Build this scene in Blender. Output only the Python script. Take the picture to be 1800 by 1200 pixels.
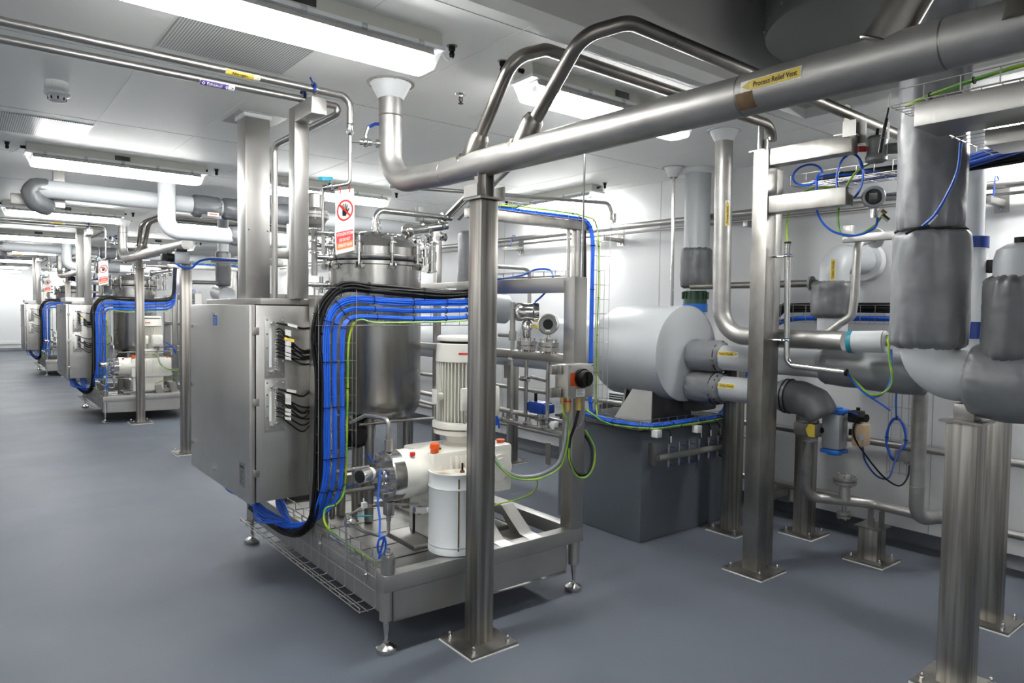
import bpy, bmesh, math, random
from mathutils import Vector, Matrix, noise
V = Vector
PI = math.pi
random.seed(7)
S = bpy.context.scene
for o in list(bpy.data.objects):
    bpy.data.objects.remove(o)
C = S.collection

# ------------------------------------------------------------ camera
FOC, PIT, YAW, ROLL = 1222.28, 0.0427057, 0.672594, 0.01377634
cam = bpy.data.cameras.new('camera')
cam.sensor_width = 36.0
cam.lens = FOC / 1800 * 36.0
cam.clip_start = 0.05
cam.clip_end = 100
co = bpy.data.objects.new('camera', cam)
C.objects.link(co)
fw = V((math.sin(YAW) * math.cos(PIT), math.cos(YAW) * math.cos(PIT), -math.sin(PIT)))
rt = V((math.cos(YAW), -math.sin(YAW), 0))
up = rt.cross(fw)
r2 = rt * math.cos(ROLL) + up * math.sin(ROLL)
u2 = -rt * math.sin(ROLL) + up * math.cos(ROLL)
co.matrix_world = Matrix(((r2.x, u2.x, -fw.x, 0), (r2.y, u2.y, -fw.y, 0), (r2.z, u2.z, -fw.z, 1.6), (0, 0, 0, 1)))
S.camera = co

# ------------------------------------------------------------ world, exposure
w = bpy.data.worlds.new('world')
S.world = w
w.use_nodes = True
w.node_tree.nodes['Background'].inputs[0].default_value = (0.85, 0.85, 0.85, 1)
w.node_tree.nodes['Background'].inputs[1].default_value = 0.02
S.view_settings.view_transform = 'Standard'
S.view_settings.look = 'None'
S.view_settings.gamma = 1
S.view_settings.use_curve_mapping = False
S.view_settings.exposure = 1.05
LAMP = 78.0          # emission of the tube arrays in the ceiling battens

# ------------------------------------------------------------ materials
def lin(c):
    c = c / 255.0
    return c / 12.92 if c <= 0.04045 else ((c + 0.055) / 1.055) ** 2.4

def rgb(r, g, b):
    return (lin(r), lin(g), lin(b), 1)

def mat(name, col, metal=0.0, rough=0.5, bump=0.0, bscale=20.0, bstretch=(1, 1, 1), var=0.0, vscale=3.0,
        vstretch=(1, 1, 1), rvar=0.0, col2=None, emit=None, coat=0.0, spec=None, soft=False):
    m = bpy.data.materials.new(name)
    m.use_nodes = True
    nt = m.node_tree
    b = nt.nodes['Principled BSDF']
    b.inputs['Base Color'].default_value = col
    b.inputs['Metallic'].default_value = metal
    b.inputs['Roughness'].default_value = rough
    if spec is not None: b.inputs['Specular IOR Level'].default_value = spec
    if coat: b.inputs['Coat Weight'].default_value = coat
    if emit:
        b.inputs['Emission Color'].default_value = emit[0]
        b.inputs['Emission Strength'].default_value = emit[1]
    tc = nt.nodes.new('ShaderNodeTexCoord')
    def nz(scale, stretch, det=4):
        mp = nt.nodes.new('ShaderNodeMapping')
        mp.inputs['Scale'].default_value = stretch
        nt.links.new(tc.outputs['Object'], mp.inputs[0])
        n = nt.nodes.new('ShaderNodeTexNoise')
        n.inputs['Scale'].default_value = scale
        n.inputs['Detail'].default_value = det
        nt.links.new(mp.outputs[0], n.inputs[0])
        return n
    if var or col2:
        n = nz(vscale, vstretch)
        r = nt.nodes.new('ShaderNodeValToRGB')
        r.color_ramp.elements[0].position = 0.1 if soft else 0.35
        r.color_ramp.elements[1].position = 0.9 if soft else 0.68
        r.color_ramp.interpolation = 'EASE'
        c2 = col2 if col2 else tuple(x * (1 - var) for x in col[:3]) + (1,)
        r.color_ramp.elements[0].color = c2
        r.color_ramp.elements[1].color = col
        nt.links.new(n.outputs[0], r.inputs[0])
        nt.links.new(r.outputs[0], b.inputs['Base Color'])
    if rvar:
        n = nz(vscale * 1.7, vstretch)
        mr = nt.nodes.new('ShaderNodeMapRange')
        mr.inputs[1].default_value = 0.3
        mr.inputs[2].default_value = 0.7
        mr.inputs[3].default_value = max(0.03, rough - rvar)
        mr.inputs[4].default_value = rough + rvar
        nt.links.new(n.outputs[0], mr.inputs[0])
        nt.links.new(mr.outputs[0], b.inputs['Roughness'])
    if bump:
        n = nz(bscale, bstretch, 3)
        bp = nt.nodes.new('ShaderNodeBump')
        bp.inputs['Strength'].default_value = bump
        bp.inputs['Distance'].default_value = 0.01
        nt.links.new(n.outputs[0], bp.inputs['Height'])
        nt.links.new(bp.outputs[0], b.inputs['Normal'])
    return m

M = dict(
    floor=mat('floor_epoxy', rgb(89, 94, 103), 0, 0.52, 0.04, 3, var=0.09, vscale=.8, rvar=0.05, soft=True, spec=0.14),
    cove=mat('cove_epoxy', rgb(60, 64, 72), 0, 0.35),
    wall=mat('wall_panel', rgb(210, 211, 212), 0, 0.4, 0.01, 3, spec=.3),
    ceil=mat('ceiling_panel', rgb(238, 238, 235), 0.0, 0.5, 0.003, 1.2, spec=0.08),
    seam=mat('ceiling_seam', rgb(158, 158, 152), 0, 0.5),
    seaml=mat('ceiling_seam_light', rgb(232, 232, 226), 0, 0.5),
    steel=mat('brushed_steel', (0.43, 0.42, 0.40, 1), 1, 0.38, 0.05, 60, (1, 1, 0.04), 0.06, 2, (1, 1, 1), 0.03, soft=True),
    steeld=mat('mill_steel', (0.40, 0.385, 0.36, 1), 1, 0.38, 0.05, 40, (1, 1, 0.1), 0.35, 3, (2, 2, 1), 0.06),
    post=mat('weathered_post_steel', (0.46, 0.44, 0.41, 1), 1, 0.38, 0.05, 40, (1, 1, 0.06), 0.4, 5, (7, 7, 0.2), 0.05, col2=(0.23, 0.212, 0.19, 1)),
    pipe=mat('pickled_pipe_steel', (0.47, 0.46, 0.44, 1), .85, 0.46, 0.03, 30, (1, 1, 1), 0.34, 7, (1.5, 0.6, 1.5), 0.06, soft=True),
    piped=mat('dull_bent_pipe', (0.30, 0.28, 0.255, 1), 1, 0.36, 0.05, 30, (1, 1, 1), 0.3, 5, (1, 1, 1), 0.08),
    shiny=mat('polished_steel', (0.68, 0.67, 0.65, 1), 1, 0.17),
    vessel=mat('vessel_steel', (0.50, 0.49, 0.47, 1), 1, 0.25, 0.02, 20, (1, 1, 0.1), 0.15, 2.2, (1, 1, 1), 0.04, soft=True),
    cab=mat('cabinet_steel', (0.62, 0.605, 0.575, 1), 1, 0.36, 0.04, 90, (1, 1, 0.03), 0.06, 3, (1, 1, 1), 0.04, soft=True),
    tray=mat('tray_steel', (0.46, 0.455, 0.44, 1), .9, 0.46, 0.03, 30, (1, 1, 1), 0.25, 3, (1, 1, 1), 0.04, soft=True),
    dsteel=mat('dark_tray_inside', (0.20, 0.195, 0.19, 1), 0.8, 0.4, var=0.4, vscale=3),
    wire=mat('wire_basket', (0.46, 0.45, 0.43, 1), 1, 0.35),
    clad=mat('pvc_pipe_cladding', rgb(182, 185, 188), 0, 0.38, 0.01, 4),
    cladw=mat('white_pipe_cladding', rgb(205, 208, 210), 0, 0.35, 0.02, 4),
    jacket=mat('quilted_jacket_fabric', rgb(112, 114, 118), 0.0, 0.40, 0.35, 7, (1, 1, 1), 0.08, 6, spec=0.7),
    jacketd=mat('dark_jacket_fabric', rgb(90, 92, 95), 0.0, 0.42, 0.35, 7, (1, 1, 1), 0.08, 6, spec=0.65),
    lace=mat('black_drawcord', rgb(26, 26, 28), 0, 0.7),
    cream=mat('cream_paint', rgb(228, 226, 217), 0, 0.33, coat=0.2),
    white=mat('white_paint', rgb(224, 228, 230), 0, 0.3, coat=0.2),
    housing=mat('lamp_housing', rgb(190, 190, 182), 0, 0.42),
    plastic=mat('white_plastic', rgb(215, 217, 218), 0, 0.4),
    blue=mat('blue_cable', rgb(24, 84, 190), 0, 0.36),
    bluep=mat('blue_paint', rgb(18, 52, 132), 0, 0.35),
    bluel=mat('blue_cap', rgb(28, 98, 185), 0, 0.35),
    black=mat('black_rubber', rgb(11, 11, 12), 0, 0.5, spec=.3),
    yg=mat('earth_cable', rgb(150, 178, 32), 0, 0.4, col2=rgb(84, 140, 52), vscale=9),
    grayc=mat('grey_cable', rgb(125, 127, 128), 0, 0.42),
    teal=mat('teal_grip', rgb(25, 135, 155), 0, 0.4),
    green=mat('green_valve', rgb(30, 62, 40), 0, 0.4),
    red=mat('red_mark', rgb(196, 34, 32), 0, 0.5),
    orange=mat('orange_knob', rgb(222, 88, 28), 0, 0.4),
    yellow=mat('yellow_mark', rgb(232, 202, 70), 0, 0.45),
    lyel=mat('label_yellow', rgb(205, 180, 74), 0, 0.45),
    purple=mat('label_purple', rgb(66, 40, 122), 0, 0.45),
    labw=mat('label_white', rgb(222, 222, 218), 0, 0.45),
    labred=mat('label_red', rgb(212, 58, 62), 0, 0.45),
    laborg=mat('label_orange', rgb(226, 118, 66), 0, 0.45),
    brass=mat('brass_gland', (0.55, 0.40, 0.16, 1), 1, 0.3),
    beige=mat('beige_positioner', rgb(168, 146, 118), 0, 0.45),
    silver=mat('silver_actuator', rgb(168, 172, 176), 0.5, 0.35),
    greyp=mat('grey_instrument_paint', rgb(122, 124, 122), 0.1, 0.4),
    plinth=mat('plinth_grey_paint', rgb(84, 90, 98), 0, 0.38, 0.04, 5, var=0.06, vscale=2),
    pad=mat('dark_rubber_pad', rgb(48, 49, 51), 0, 0.6),
    grey=mat('dark_grey_duct', rgb(88, 90, 89), 0.0, 0.35, 0.02, 5),
    glass=mat('display_glass', rgb(28, 30, 32), 0, 0.1),
    stain=mat('brown_seal', rgb(112, 90, 60), 0, 0.8, var=0.3, vscale=20),
)

for k_ in ('jacket', 'jacketd'):
    nt = M[k_].node_tree
    for nd in nt.nodes:
        if nd.type == 'BUMP':
            nd.inputs['Strength'].default_value = 0.15; nd.inputs['Distance'].default_value = 0.03
            nz = nd.inputs['Height'].links[0].from_node
            nz.inputs['Distortion'].default_value = 1.6; nz.inputs['Scale'].default_value = 4.5; nz.inputs['Detail'].default_value = 1.5

def lamp_mat():
    m = bpy.data.materials.new('lamp_tubes')
    m.use_nodes = True
    nt = m.node_tree
    nt.nodes.remove(nt.nodes['Principled BSDF'])
    e = nt.nodes.new('ShaderNodeEmission')
    e.inputs[0].default_value = (1.0, 0.995, 0.97, 1)
    e.inputs[1].default_value = LAMP
    nt.links.new(e.outputs[0], nt.nodes['Material Output'].inputs[0])
    return m
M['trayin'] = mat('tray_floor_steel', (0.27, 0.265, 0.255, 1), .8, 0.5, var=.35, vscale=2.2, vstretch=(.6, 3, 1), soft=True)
M['lamp'] = lamp_mat()
M['recess'] = mat('recess_lining', rgb(196, 196, 192), 0, 0.5)

def clear_mat():
    m = bpy.data.materials.new('clear_prismatic_cover')
    m.use_nodes = True
    nt = m.node_tree
    nt.nodes.remove(nt.nodes['Principled BSDF'])
    t = nt.nodes.new('ShaderNodeBsdfTransparent')
    t.inputs[0].default_value = (0.97, 0.98, 0.99, 1)
    d = nt.nodes.new('ShaderNodeBsdfTranslucent')
    d.inputs[0].default_value = (0.85, 0.87, 0.9, 1)
    g = nt.nodes.new('ShaderNodeBsdfGlossy')
    g.inputs['Roughness'].default_value = 0.15
    a = nt.nodes.new('ShaderNodeMixShader')
    a.inputs[0].default_value = 0.20
    b = nt.nodes.new('ShaderNodeMixShader')
    b.inputs[0].default_value = 0.10
    nt.links.new(t.outputs[0], a.inputs[1]); nt.links.new(d.outputs[0], a.inputs[2])
    nt.links.new(a.outputs[0], b.inputs[1]); nt.links.new(g.outputs[0], b.inputs[2])
    tc = nt.nodes.new('ShaderNodeTexCoord')
    n = nt.nodes.new('ShaderNodeTexVoronoi'); n.inputs['Scale'].default_value = 120
    nt.links.new(tc.outputs['Object'], n.inputs[0])
    bp = nt.nodes.new('ShaderNodeBump'); bp.inputs['Strength'].default_value = 0.8; bp.inputs['Distance'].default_value = 0.004
    nt.links.new(n.outputs[0], bp.inputs['Height'])
    nt.links.new(bp.outputs[0], g.inputs['Normal']); nt.links.new(bp.outputs[0], d.inputs['Normal'])
    nt.links.new(b.outputs[0], nt.nodes['Material Output'].inputs[0])
    return m
M['clear'] = clear_mat()

def grille_mat():
    m = mat('perforated_grille', rgb(206, 208, 206), 0.0, 0.4)
    nt = m.node_tree
    b = nt.nodes['Principled BSDF']
    tc = nt.nodes.new('ShaderNodeTexCoord')
    sx = nt.nodes.new('ShaderNodeSeparateXYZ')
    nt.links.new(tc.outputs['Object'], sx.inputs[0])
    outs = []
    for ax in (0, 1):
        mu = nt.nodes.new('ShaderNodeMath'); mu.operation = 'MULTIPLY'; mu.inputs[1].default_value = 2 * PI / 0.0125
        nt.links.new(sx.outputs[ax], mu.inputs[0])
        si = nt.nodes.new('ShaderNodeMath'); si.operation = 'SINE'
        nt.links.new(mu.outputs[0], si.inputs[0]); outs.append(si)
    ad = nt.nodes.new('ShaderNodeMath'); ad.operation = 'ADD'
    nt.links.new(outs[0].outputs[0], ad.inputs[0]); nt.links.new(outs[1].outputs[0], ad.inputs[1])
    gt = nt.nodes.new('ShaderNodeMath'); gt.operation = 'GREATER_THAN'; gt.inputs[1].default_value = 0.35
    nt.links.new(ad.outputs[0], gt.inputs[0])
    mx = nt.nodes.new('ShaderNodeMix'); mx.data_type = 'RGBA'
    mx.inputs[6].default_value = rgb(206, 208, 206); mx.inputs[7].default_value = rgb(40, 40, 40)
    nt.links.new(gt.outputs[0], mx.inputs[0]); nt.links.new(mx.outputs[2], b.inputs['Base Color'])
    return m
M['grille'] = grille_mat()

# ------------------------------------------------------------ mesh builder
def fillet(pts, R, seg=7):
    pts = [V(p) for p in pts]
    if R <= 0 or len(pts) < 3: return pts
    out = [pts[0]]
    for i in range(1, len(pts) - 1):
        a, b, c = pts[i - 1], pts[i], pts[i + 1]
        d1 = (a - b); d2 = (c - b)
        l1, l2 = d1.length, d2.length
        d1.normalize(); d2.normalize()
        ang = d1.angle(d2)
        if ang > PI - 0.03: out.append(b); continue
        t = min(R / math.tan(ang / 2), l1 * 0.49 if i > 1 else l1 * 0.95, l2 * 0.49 if i < len(pts) - 2 else l2 * 0.95)
        r = t * math.tan(ang / 2)
        bis = (d1 + d2).normalized()
        cen = b + bis * (r / math.sin(ang / 2))
        s = b + d1 * t - cen; e = b + d2 * t - cen
        tot = s.angle(e)
        ax = s.cross(e).normalized()
        for k in range(seg + 1):
            out.append(cen + Matrix.Rotation(tot * k / seg, 3, ax) @ s)
    out.append(pts[-1])
    return out

def smooth(pts, seg=8):
    pts = [V(p) for p in pts]
    if len(pts) < 3: return pts
    P = [pts[0] * 2 - pts[1]] + pts + [pts[-1] * 2 - pts[-2]]
    out = []
    for i in range(1, len(P) - 2):
        for k in range(seg):
            t = k / seg
            a, b, c, d = P[i - 1], P[i], P[i + 1], P[i + 2]
            out.append(0.5 * ((2 * b) + (c - a) * t + (2 * a - 5 * b + 4 * c - d) * t * t + (3 * b - a - 3 * c + d) * t ** 3))
    out.append(pts[-1])
    return out

def frame_for(d):
    d = d.normalized()
    a = V((0, 0, 1)) if abs(d.z) < 0.9 else V((1, 0, 0))
    x = a.cross(d).normalized()
    return x, d.cross(x).normalized()

def wpos(o):
    p = V((0, 0, 0))
    while o is not None:
        p = p + V(o.location); o = o.parent
    return p

class MB:
    def __init__(s): s.v = []; s.f = []
    def add(s, vs, fs):
        n = len(s.v)
        s.v += [V(x) for x in vs]
        s.f += [tuple(i + n for i in f) for f in fs]
        return s
    def box(s, lo, hi, bev=0.0):
        x0, y0, z0 = [min(a, b) for a, b in zip(lo, hi)]; x1, y1, z1 = [max(a, b) for a, b in zip(lo, hi)]
        if bev > 0:
            b = min(bev, (x1 - x0) * .3, (y1 - y0) * .3, (z1 - z0) * .3)
            bm = bmesh.new(); bmesh.ops.create_cube(bm, size=1)
            for q in bm.verts: q.co = V((x0 + (q.co.x + .5) * (x1 - x0), y0 + (q.co.y + .5) * (y1 - y0), z0 + (q.co.z + .5) * (z1 - z0)))
            bmesh.ops.bevel(bm, geom=bm.edges[:], offset=b, segments=2, affect='EDGES', profile=0.6)
            bm.verts.index_update()
            s.add([q.co.copy() for q in bm.verts], [[q.index for q in f.verts] for f in bm.faces]); bm.free()
            return s
        return s.add([(x0, y0, z0), (x1, y0, z0), (x1, y1, z0), (x0, y1, z0), (x0, y0, z1), (x1, y0, z1), (x1, y1, z1), (x0, y1, z1)],
                     [(0, 3, 2, 1), (4, 5, 6, 7), (0, 1, 5, 4), (1, 2, 6, 5), (2, 3, 7, 6), (3, 0, 4, 7)])
    def bar(s, a, b, w, h, upv=(0, 0, 1)):
        a, b = V(a), V(b); d = (b - a).normalized(); u = V(upv)
        x = d.cross(u)
        if x.length < 1e-4: x = d.cross(V((1, 0, 0)))
        x.normalize(); y = x.cross(d).normalized()
        vs = [p + x * (sx * w / 2) + y * (sy * h / 2) for p in (a, b) for sx, sy in ((-1, -1), (1, -1), (1, 1), (-1, 1))]
        return s.add(vs, [(0, 1, 2, 3), (7, 6, 5, 4), (0, 4, 5, 1), (1, 5, 6, 2), (2, 6, 7, 3), (3, 7, 4, 0)])
    def tube(s, pts, r, n=12, caps=True, rf=None, bend=0, seg=7):
        pts = fillet(pts, bend, seg) if bend else [V(p) for p in pts]
        q = [pts[0]]
        for p in pts[1:]:
            if (p - q[-1]).length > 1e-5: q.append(p)
        pts = q
        if len(pts) < 2: return s
        vs = []; fs = []
        t0 = (pts[1] - pts[0]).normalized(); x, y = frame_for(t0)
        L = 0
        for i, p in enumerate(pts):
            if i == 0: t = t0
            elif i == len(pts) - 1: t = (pts[-1] - pts[-2]).normalized()
            else: t = ((pts[i + 1] - p).normalized() + (p - pts[i - 1]).normalized()).normalized()
            if i: L += (p - pts[i - 1]).length
            x = (x - t * x.dot(t)).normalized(); y = t.cross(x).normalized()
            for k in range(n):
                a = 2 * PI * k / n
                rr = rf(L, a, i / (len(pts) - 1)) if rf else (r[i] if isinstance(r, (list, tuple)) else r)
                vs.append(p + (x * math.cos(a) + y * math.sin(a)) * rr)
        m = len(pts)
        for i in range(m - 1):
            for k in range(n):
                k2 = (k + 1) % n
                fs.append((i * n + k, i * n + k2, (i + 1) * n + k2, (i + 1) * n + k))
        if caps: fs += [tuple(range(n))[::-1], tuple(range((m - 1) * n, m * n))]
        return s.add(vs, fs)
    def cyl(s, a, b, r, r2=None, n=20):
        return s.tube([a, b], [r, r if r2 is None else r2], n)
    def lathe(s, prof, org, ax=(0, 0, 1), n=32, a0=0.0, a1=2 * PI):
        org = V(org); ax = V(ax).normalized(); x, y = frame_for(ax)
        full = abs(a1 - a0 - 2 * PI) < 1e-6
        c = n if full else n + 1
        vs = []; fs = []
        for r, h in prof:
            for k in range(c):
                a = a0 + (a1 - a0) * k / n
                vs.append(org + ax * h + (x * math.cos(a) + y * math.sin(a)) * max(r, 1e-5))
        for i in range(len(prof) - 1):
            for k in range(n):
                k2 = (k + 1) % c
                fs.append((i * c + k, i * c + k2, (i + 1) * c + k2, (i + 1) * c + k))
        return s.add(vs, fs)
    def sphere(s, c, r, n=16, sc=(1, 1, 1)):
        k = len(s.v)
        s.lathe([(r * math.sin(PI * i / 10), -r * math.cos(PI * i / 10)) for i in range(11)], (0, 0, 0), n=n)
        for i in range(k, len(s.v)):
            p = s.v[i]; s.v[i] = V((p.x * sc[0], p.y * sc[1], p.z * sc[2])) + V(c)
        return s
    def hexn(s, a, b, r): return s.tube([a, b], r, 6)
    def prism(s, poly, ext):
        n = len(poly); e = V(ext)
        vs = [V(p) for p in poly] + [V(p) + e for p in poly]
        return s.add(vs, [tuple(range(n))[::-1], tuple(range(n, 2 * n))] + [(i, (i + 1) % n, n + (i + 1) % n, n + i) for i in range(n)])
    def build(s, name, m, parent=None, loc=None, ang=35):
        me = bpy.data.meshes.new(name)
        off = wpos(parent) if parent is not None else V((0, 0, 0))
        l = V(loc) if loc is not None else V((0, 0, 0))
        me.from_pydata([tuple(p - off - l) for p in s.v], [], s.f)
        bm = bmesh.new(); bm.from_mesh(me)
        bmesh.ops.recalc_face_normals(bm, faces=bm.faces[:])
        bm.to_mesh(me); bm.free()
        me.polygons.foreach_set('use_smooth', [True] * len(me.polygons))
        me.set_sharp_from_angle(angle=math.radians(ang))
        me.materials.append(M[m] if isinstance(m, str) else m)
        o = bpy.data.objects.new(name, me)
        C.objects.link(o)
        o.location = l
        if parent is not None: o.parent = parent
        return o

MOD = []           # things repeated with every process bay
INMOD = False
def reg(o, label, cat, group=None):
    o['label'] = label; o['category'] = cat
    if group: o['group'] = group
    if INMOD: MOD.append(o)
    return o
def thing(name, label, cat, loc, group=None):
    o = bpy.data.objects.new(name, None)
    o.empty_display_size = 0.1
    C.objects.link(o); o.location = V(loc)
    return reg(o, label, cat, group)
def one(mb, name, m, label, cat, loc=(0, 0, 0), group=None):
    return reg(mb.build(name, m, None, loc), label, cat, group)
def struct(mb, name, m):
    o = mb.build(name, m); o['kind'] = 'structure'; return o
def kids(o): return [c for c in bpy.data.objects if c.parent == o]

# ------------------------------------------------------------ text
def text_mesh(txt, size, bold=0.0):
    cu = bpy.data.curves.new('t', 'FONT'); cu.body = txt; cu.size = size; cu.align_x = 'CENTER'; cu.align_y = 'CENTER'
    cu.resolution_u = 3; cu.offset = bold
    o = bpy.data.objects.new('t', cu); C.objects.link(o)
    bpy.context.view_layer.update()
    dg = bpy.context.evaluated_depsgraph_get()
    me = bpy.data.meshes.new_from_object(o.evaluated_get(dg))
    bm = bmesh.new(); bm.from_mesh(me)
    bpy.data.objects.remove(o); bpy.data.curves.remove(cu); bpy.data.meshes.remove(me)
    return bm
def text_on(txt, size, fmap, name, m, parent, bold=0.0, sub=0, width=None, off=(0, 0)):
    bm = text_mesh(txt, size, bold)
    if sub: bmesh.ops.subdivide_edges(bm, edges=bm.edges[:], cuts=sub)
    xs = [q.co.x for q in bm.verts]
    k = (width / (max(xs) - min(xs))) if width else 1
    mb = MB(); bm.verts.index_update()
    mb.add([fmap(q.co.x * k + off[0], q.co.y + off[1]) for q in bm.verts], [[q.index for q in f.verts] for f in bm.faces])
    bm.free()
    return mb.build(name, m, parent)
def patch(poly_uv, fmap, name, m, parent, nv=6, back=None):
    """poly given as rectangle (u0,v0,u1,v1) or list of uv; mapped patch with thickness"""
    mb = MB()
    if isinstance(poly_uv, tuple):
        u0, v0, u1, v1 = poly_uv; nu = 2
        vs = [fmap(u0 + (u1 - u0) * i / nu, v0 + (v1 - v0) * j / nv) for j in range(nv + 1) for i in range(nu + 1)]
        fs = [(j * (nu + 1) + i, j * (nu + 1) + i + 1, (j + 1) * (nu + 1) + i + 1, (j + 1) * (nu + 1) + i) for j in range(nv) for i in range(nu)]
        mb.add(vs, fs)
    else:
        mb.add([fmap(u, v) for u, v in poly_uv], [tuple(range(len(poly_uv)))])
    return mb.build(name, m, parent)
def cylmap(c, udir, nrm, R, eps):
    c, u, n = V(c), V(udir).normalized(), V(nrm).normalized()
    w_ = u.cross(n) * -1
    if w_.dot(V((0, 0, 1))) < 0 and abs(w_.z) > 0.01: w_ = -w_
    def f(a, b):
        t = b / R
        return c + u * a + (n * math.cos(t) + w_ * math.sin(t)) * (R + eps)
    return f
def flatmap(c, udir, vdir, eps=0.0):
    c, u, v = V(c), V(udir).normalized(), V(vdir).normalized()
    n = u.cross(v)
    return lambda a, b: c + u * a + v * b + n * eps
def pipe_label(kind, txt, c, udir, nrm, R, L, Hh, label, body='lyel', tcol='black', arrow=-1, tw=None, group=None, loc=None, far=False):
    mk = lambda e: cylmap(c, udir, nrm, R, e)
    t = thing('pipe_marker', label, 'pipe marker', mk(0)(0, 0), group)
    patch((-L / 2, -Hh / 2, L / 2, Hh / 2), mk(0.001), 'label_edge', 'labw', t)
    aw = Hh * 1.0
    if arrow < 0: b0, b1, cx = -L / 2 + aw, L / 2 - Hh * .08, (-L / 2 + aw * .12, -L / 2 + aw * .92)
    elif arrow > 0: b0, b1, cx = -L / 2 + Hh * .08, L / 2 - aw, (L / 2 - aw * .12, L / 2 - aw * .92)
    patch((b0, -Hh * .42, b1, Hh * .42), mk(0.0018), 'label_band', body, t)
    ah = Hh * .4
    patch([(cx[0], 0), (cx[1], -ah), (cx[1], ah)], mk(0.0024), 'arrow', body, t)
    text_on(txt, Hh * .62, mk(0.0028), 'lettering', tcol, t, bold=Hh * 0.008, sub=1, width=tw, off=((b0 + b1) / 2, -Hh * .03))
    return t

# ------------------------------------------------------------ shared builders
def jacket(path, r, name, m, parent, seed=0, pinch=0.028, amp=0.03, n=48, step=0.012, wr=14, lump=2.2):
    """soft quilted cover around a path, with gathered ends"""
    pts = [V(p) for p in path]
    q = [pts[0]]
    for a, b in zip(pts, pts[1:]):
        k = max(1, int((b - a).length / step))
        q += [a + (b - a) * (i + 1) / k for i in range(k)]
    LT = sum((b - a).length for a, b in zip(q, q[1:]))
    def rf(L, a, t):
        e = min(L, LT - L)
        g = max(0.0, 1 - e / (pinch * 1.2)) ** 2.2
        pr = r * (1 - (0.17 if r < .13 else .24) * g)
        nn = noise.noise(V((math.cos(a) * lump * .5, math.sin(a) * lump * .5, L * 9 + seed * 7.3)))
        fold = noise.noise(V((math.cos(a) * lump * 1.3, math.sin(a) * lump * 1.3, L * 3.0 + seed)))
        ed = math.exp(-e / 0.055)
        ca, sa = math.cos(a), math.sin(a)
        pl = abs(noise.noise(V((ca * wr / 3.6, sa * wr / 3.6 + seed * 3.1, L * 3.5))))
        wv = abs(noise.noise(V((ca * 2.2 + L * 5, sa * 2.2, L * 11 + seed * 1.7))))
        return pr * (1 + amp * nn + amp * 0.9 * fold - ed * 0.16 * (1 - min(1, pl * 3.4)) - amp * .8 * max(0, 1 - wv * 7) * (.35 + .65 * math.exp(-e / .16)))
    mb = MB().tube(q, r, n, True, rf)
    return mb.build(name, m, parent, ang=75)
def cord(path_pt, d, r, parent, name='drawcord', m='lace', t=0.005):
    d = V(d).normalized(); x, y = frame_for(d)
    pts = [V(path_pt) + (x * math.cos(a) + y * math.sin(a)) * (r * (1 + .02 * math.sin(5 * a))) for a in [2 * PI * k / 28 for k in range(29)]]
    return MB().tube(pts, t, 6, False).build(name, m, parent)

def flange(mb, c, ax, r, th, n=28): mb.cyl(V(c) - V(ax).normalized() * th / 2, V(c) + V(ax).normalized() * th / 2, r, n=n)
def bolts(mb, c, ax, r, L, k, br=0.008, n=6):
    ax = V(ax).normalized(); x, y = frame_for(ax)
    for i in range(k):
        a = 2 * PI * (i + .5) / k
        p = V(c) + (x * math.cos(a) + y * math.sin(a)) * r
        mb.tube([p - ax * L / 2, p + ax * L / 2], br, n)

def post(name, x, y, h, wd, label, plate=0.27, m='post', cap=True, grooves=False, z0=0.0, group=None, pos=None):
    t = thing(name, label, 'steel post', (x, y, 0), group)
    k = wd / 2
    MB().box((x - k, y - k, 0.012), (x + k, y + k, h), 0.006).build('shaft', m, t)
    if plate:
        p = plate / 2
        MB().box((x - p - .004, y - p - .004, 0), (x + p + .004, y + p + .004, 0.006)).build('grout_bed', 'labw', t)
        MB().box((x - p, y - p, 0.006), (x + p, y + p, 0.018)).build('base_plate', 'steeld', t)
        for sx in (-1, 1):
            for sy in (-1, 1):
                bx, by = x + sx * (p - .035), y + sy * (p - .035)
                MB().hexn((bx, by, .018), (bx, by, .032), .012).lathe([(.009, .032), (.009, .042), (.006, .049), (0, .051)], (bx, by, 0), n=10).build('anchor_bolt', 'shiny', t)
    if cap:
        MB().box((x - k - .02, y - k - .02, h), (x + k + .02, y + k + .02, h + .01)).build('cap_plate', 'steeld', t)
    return t

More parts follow.
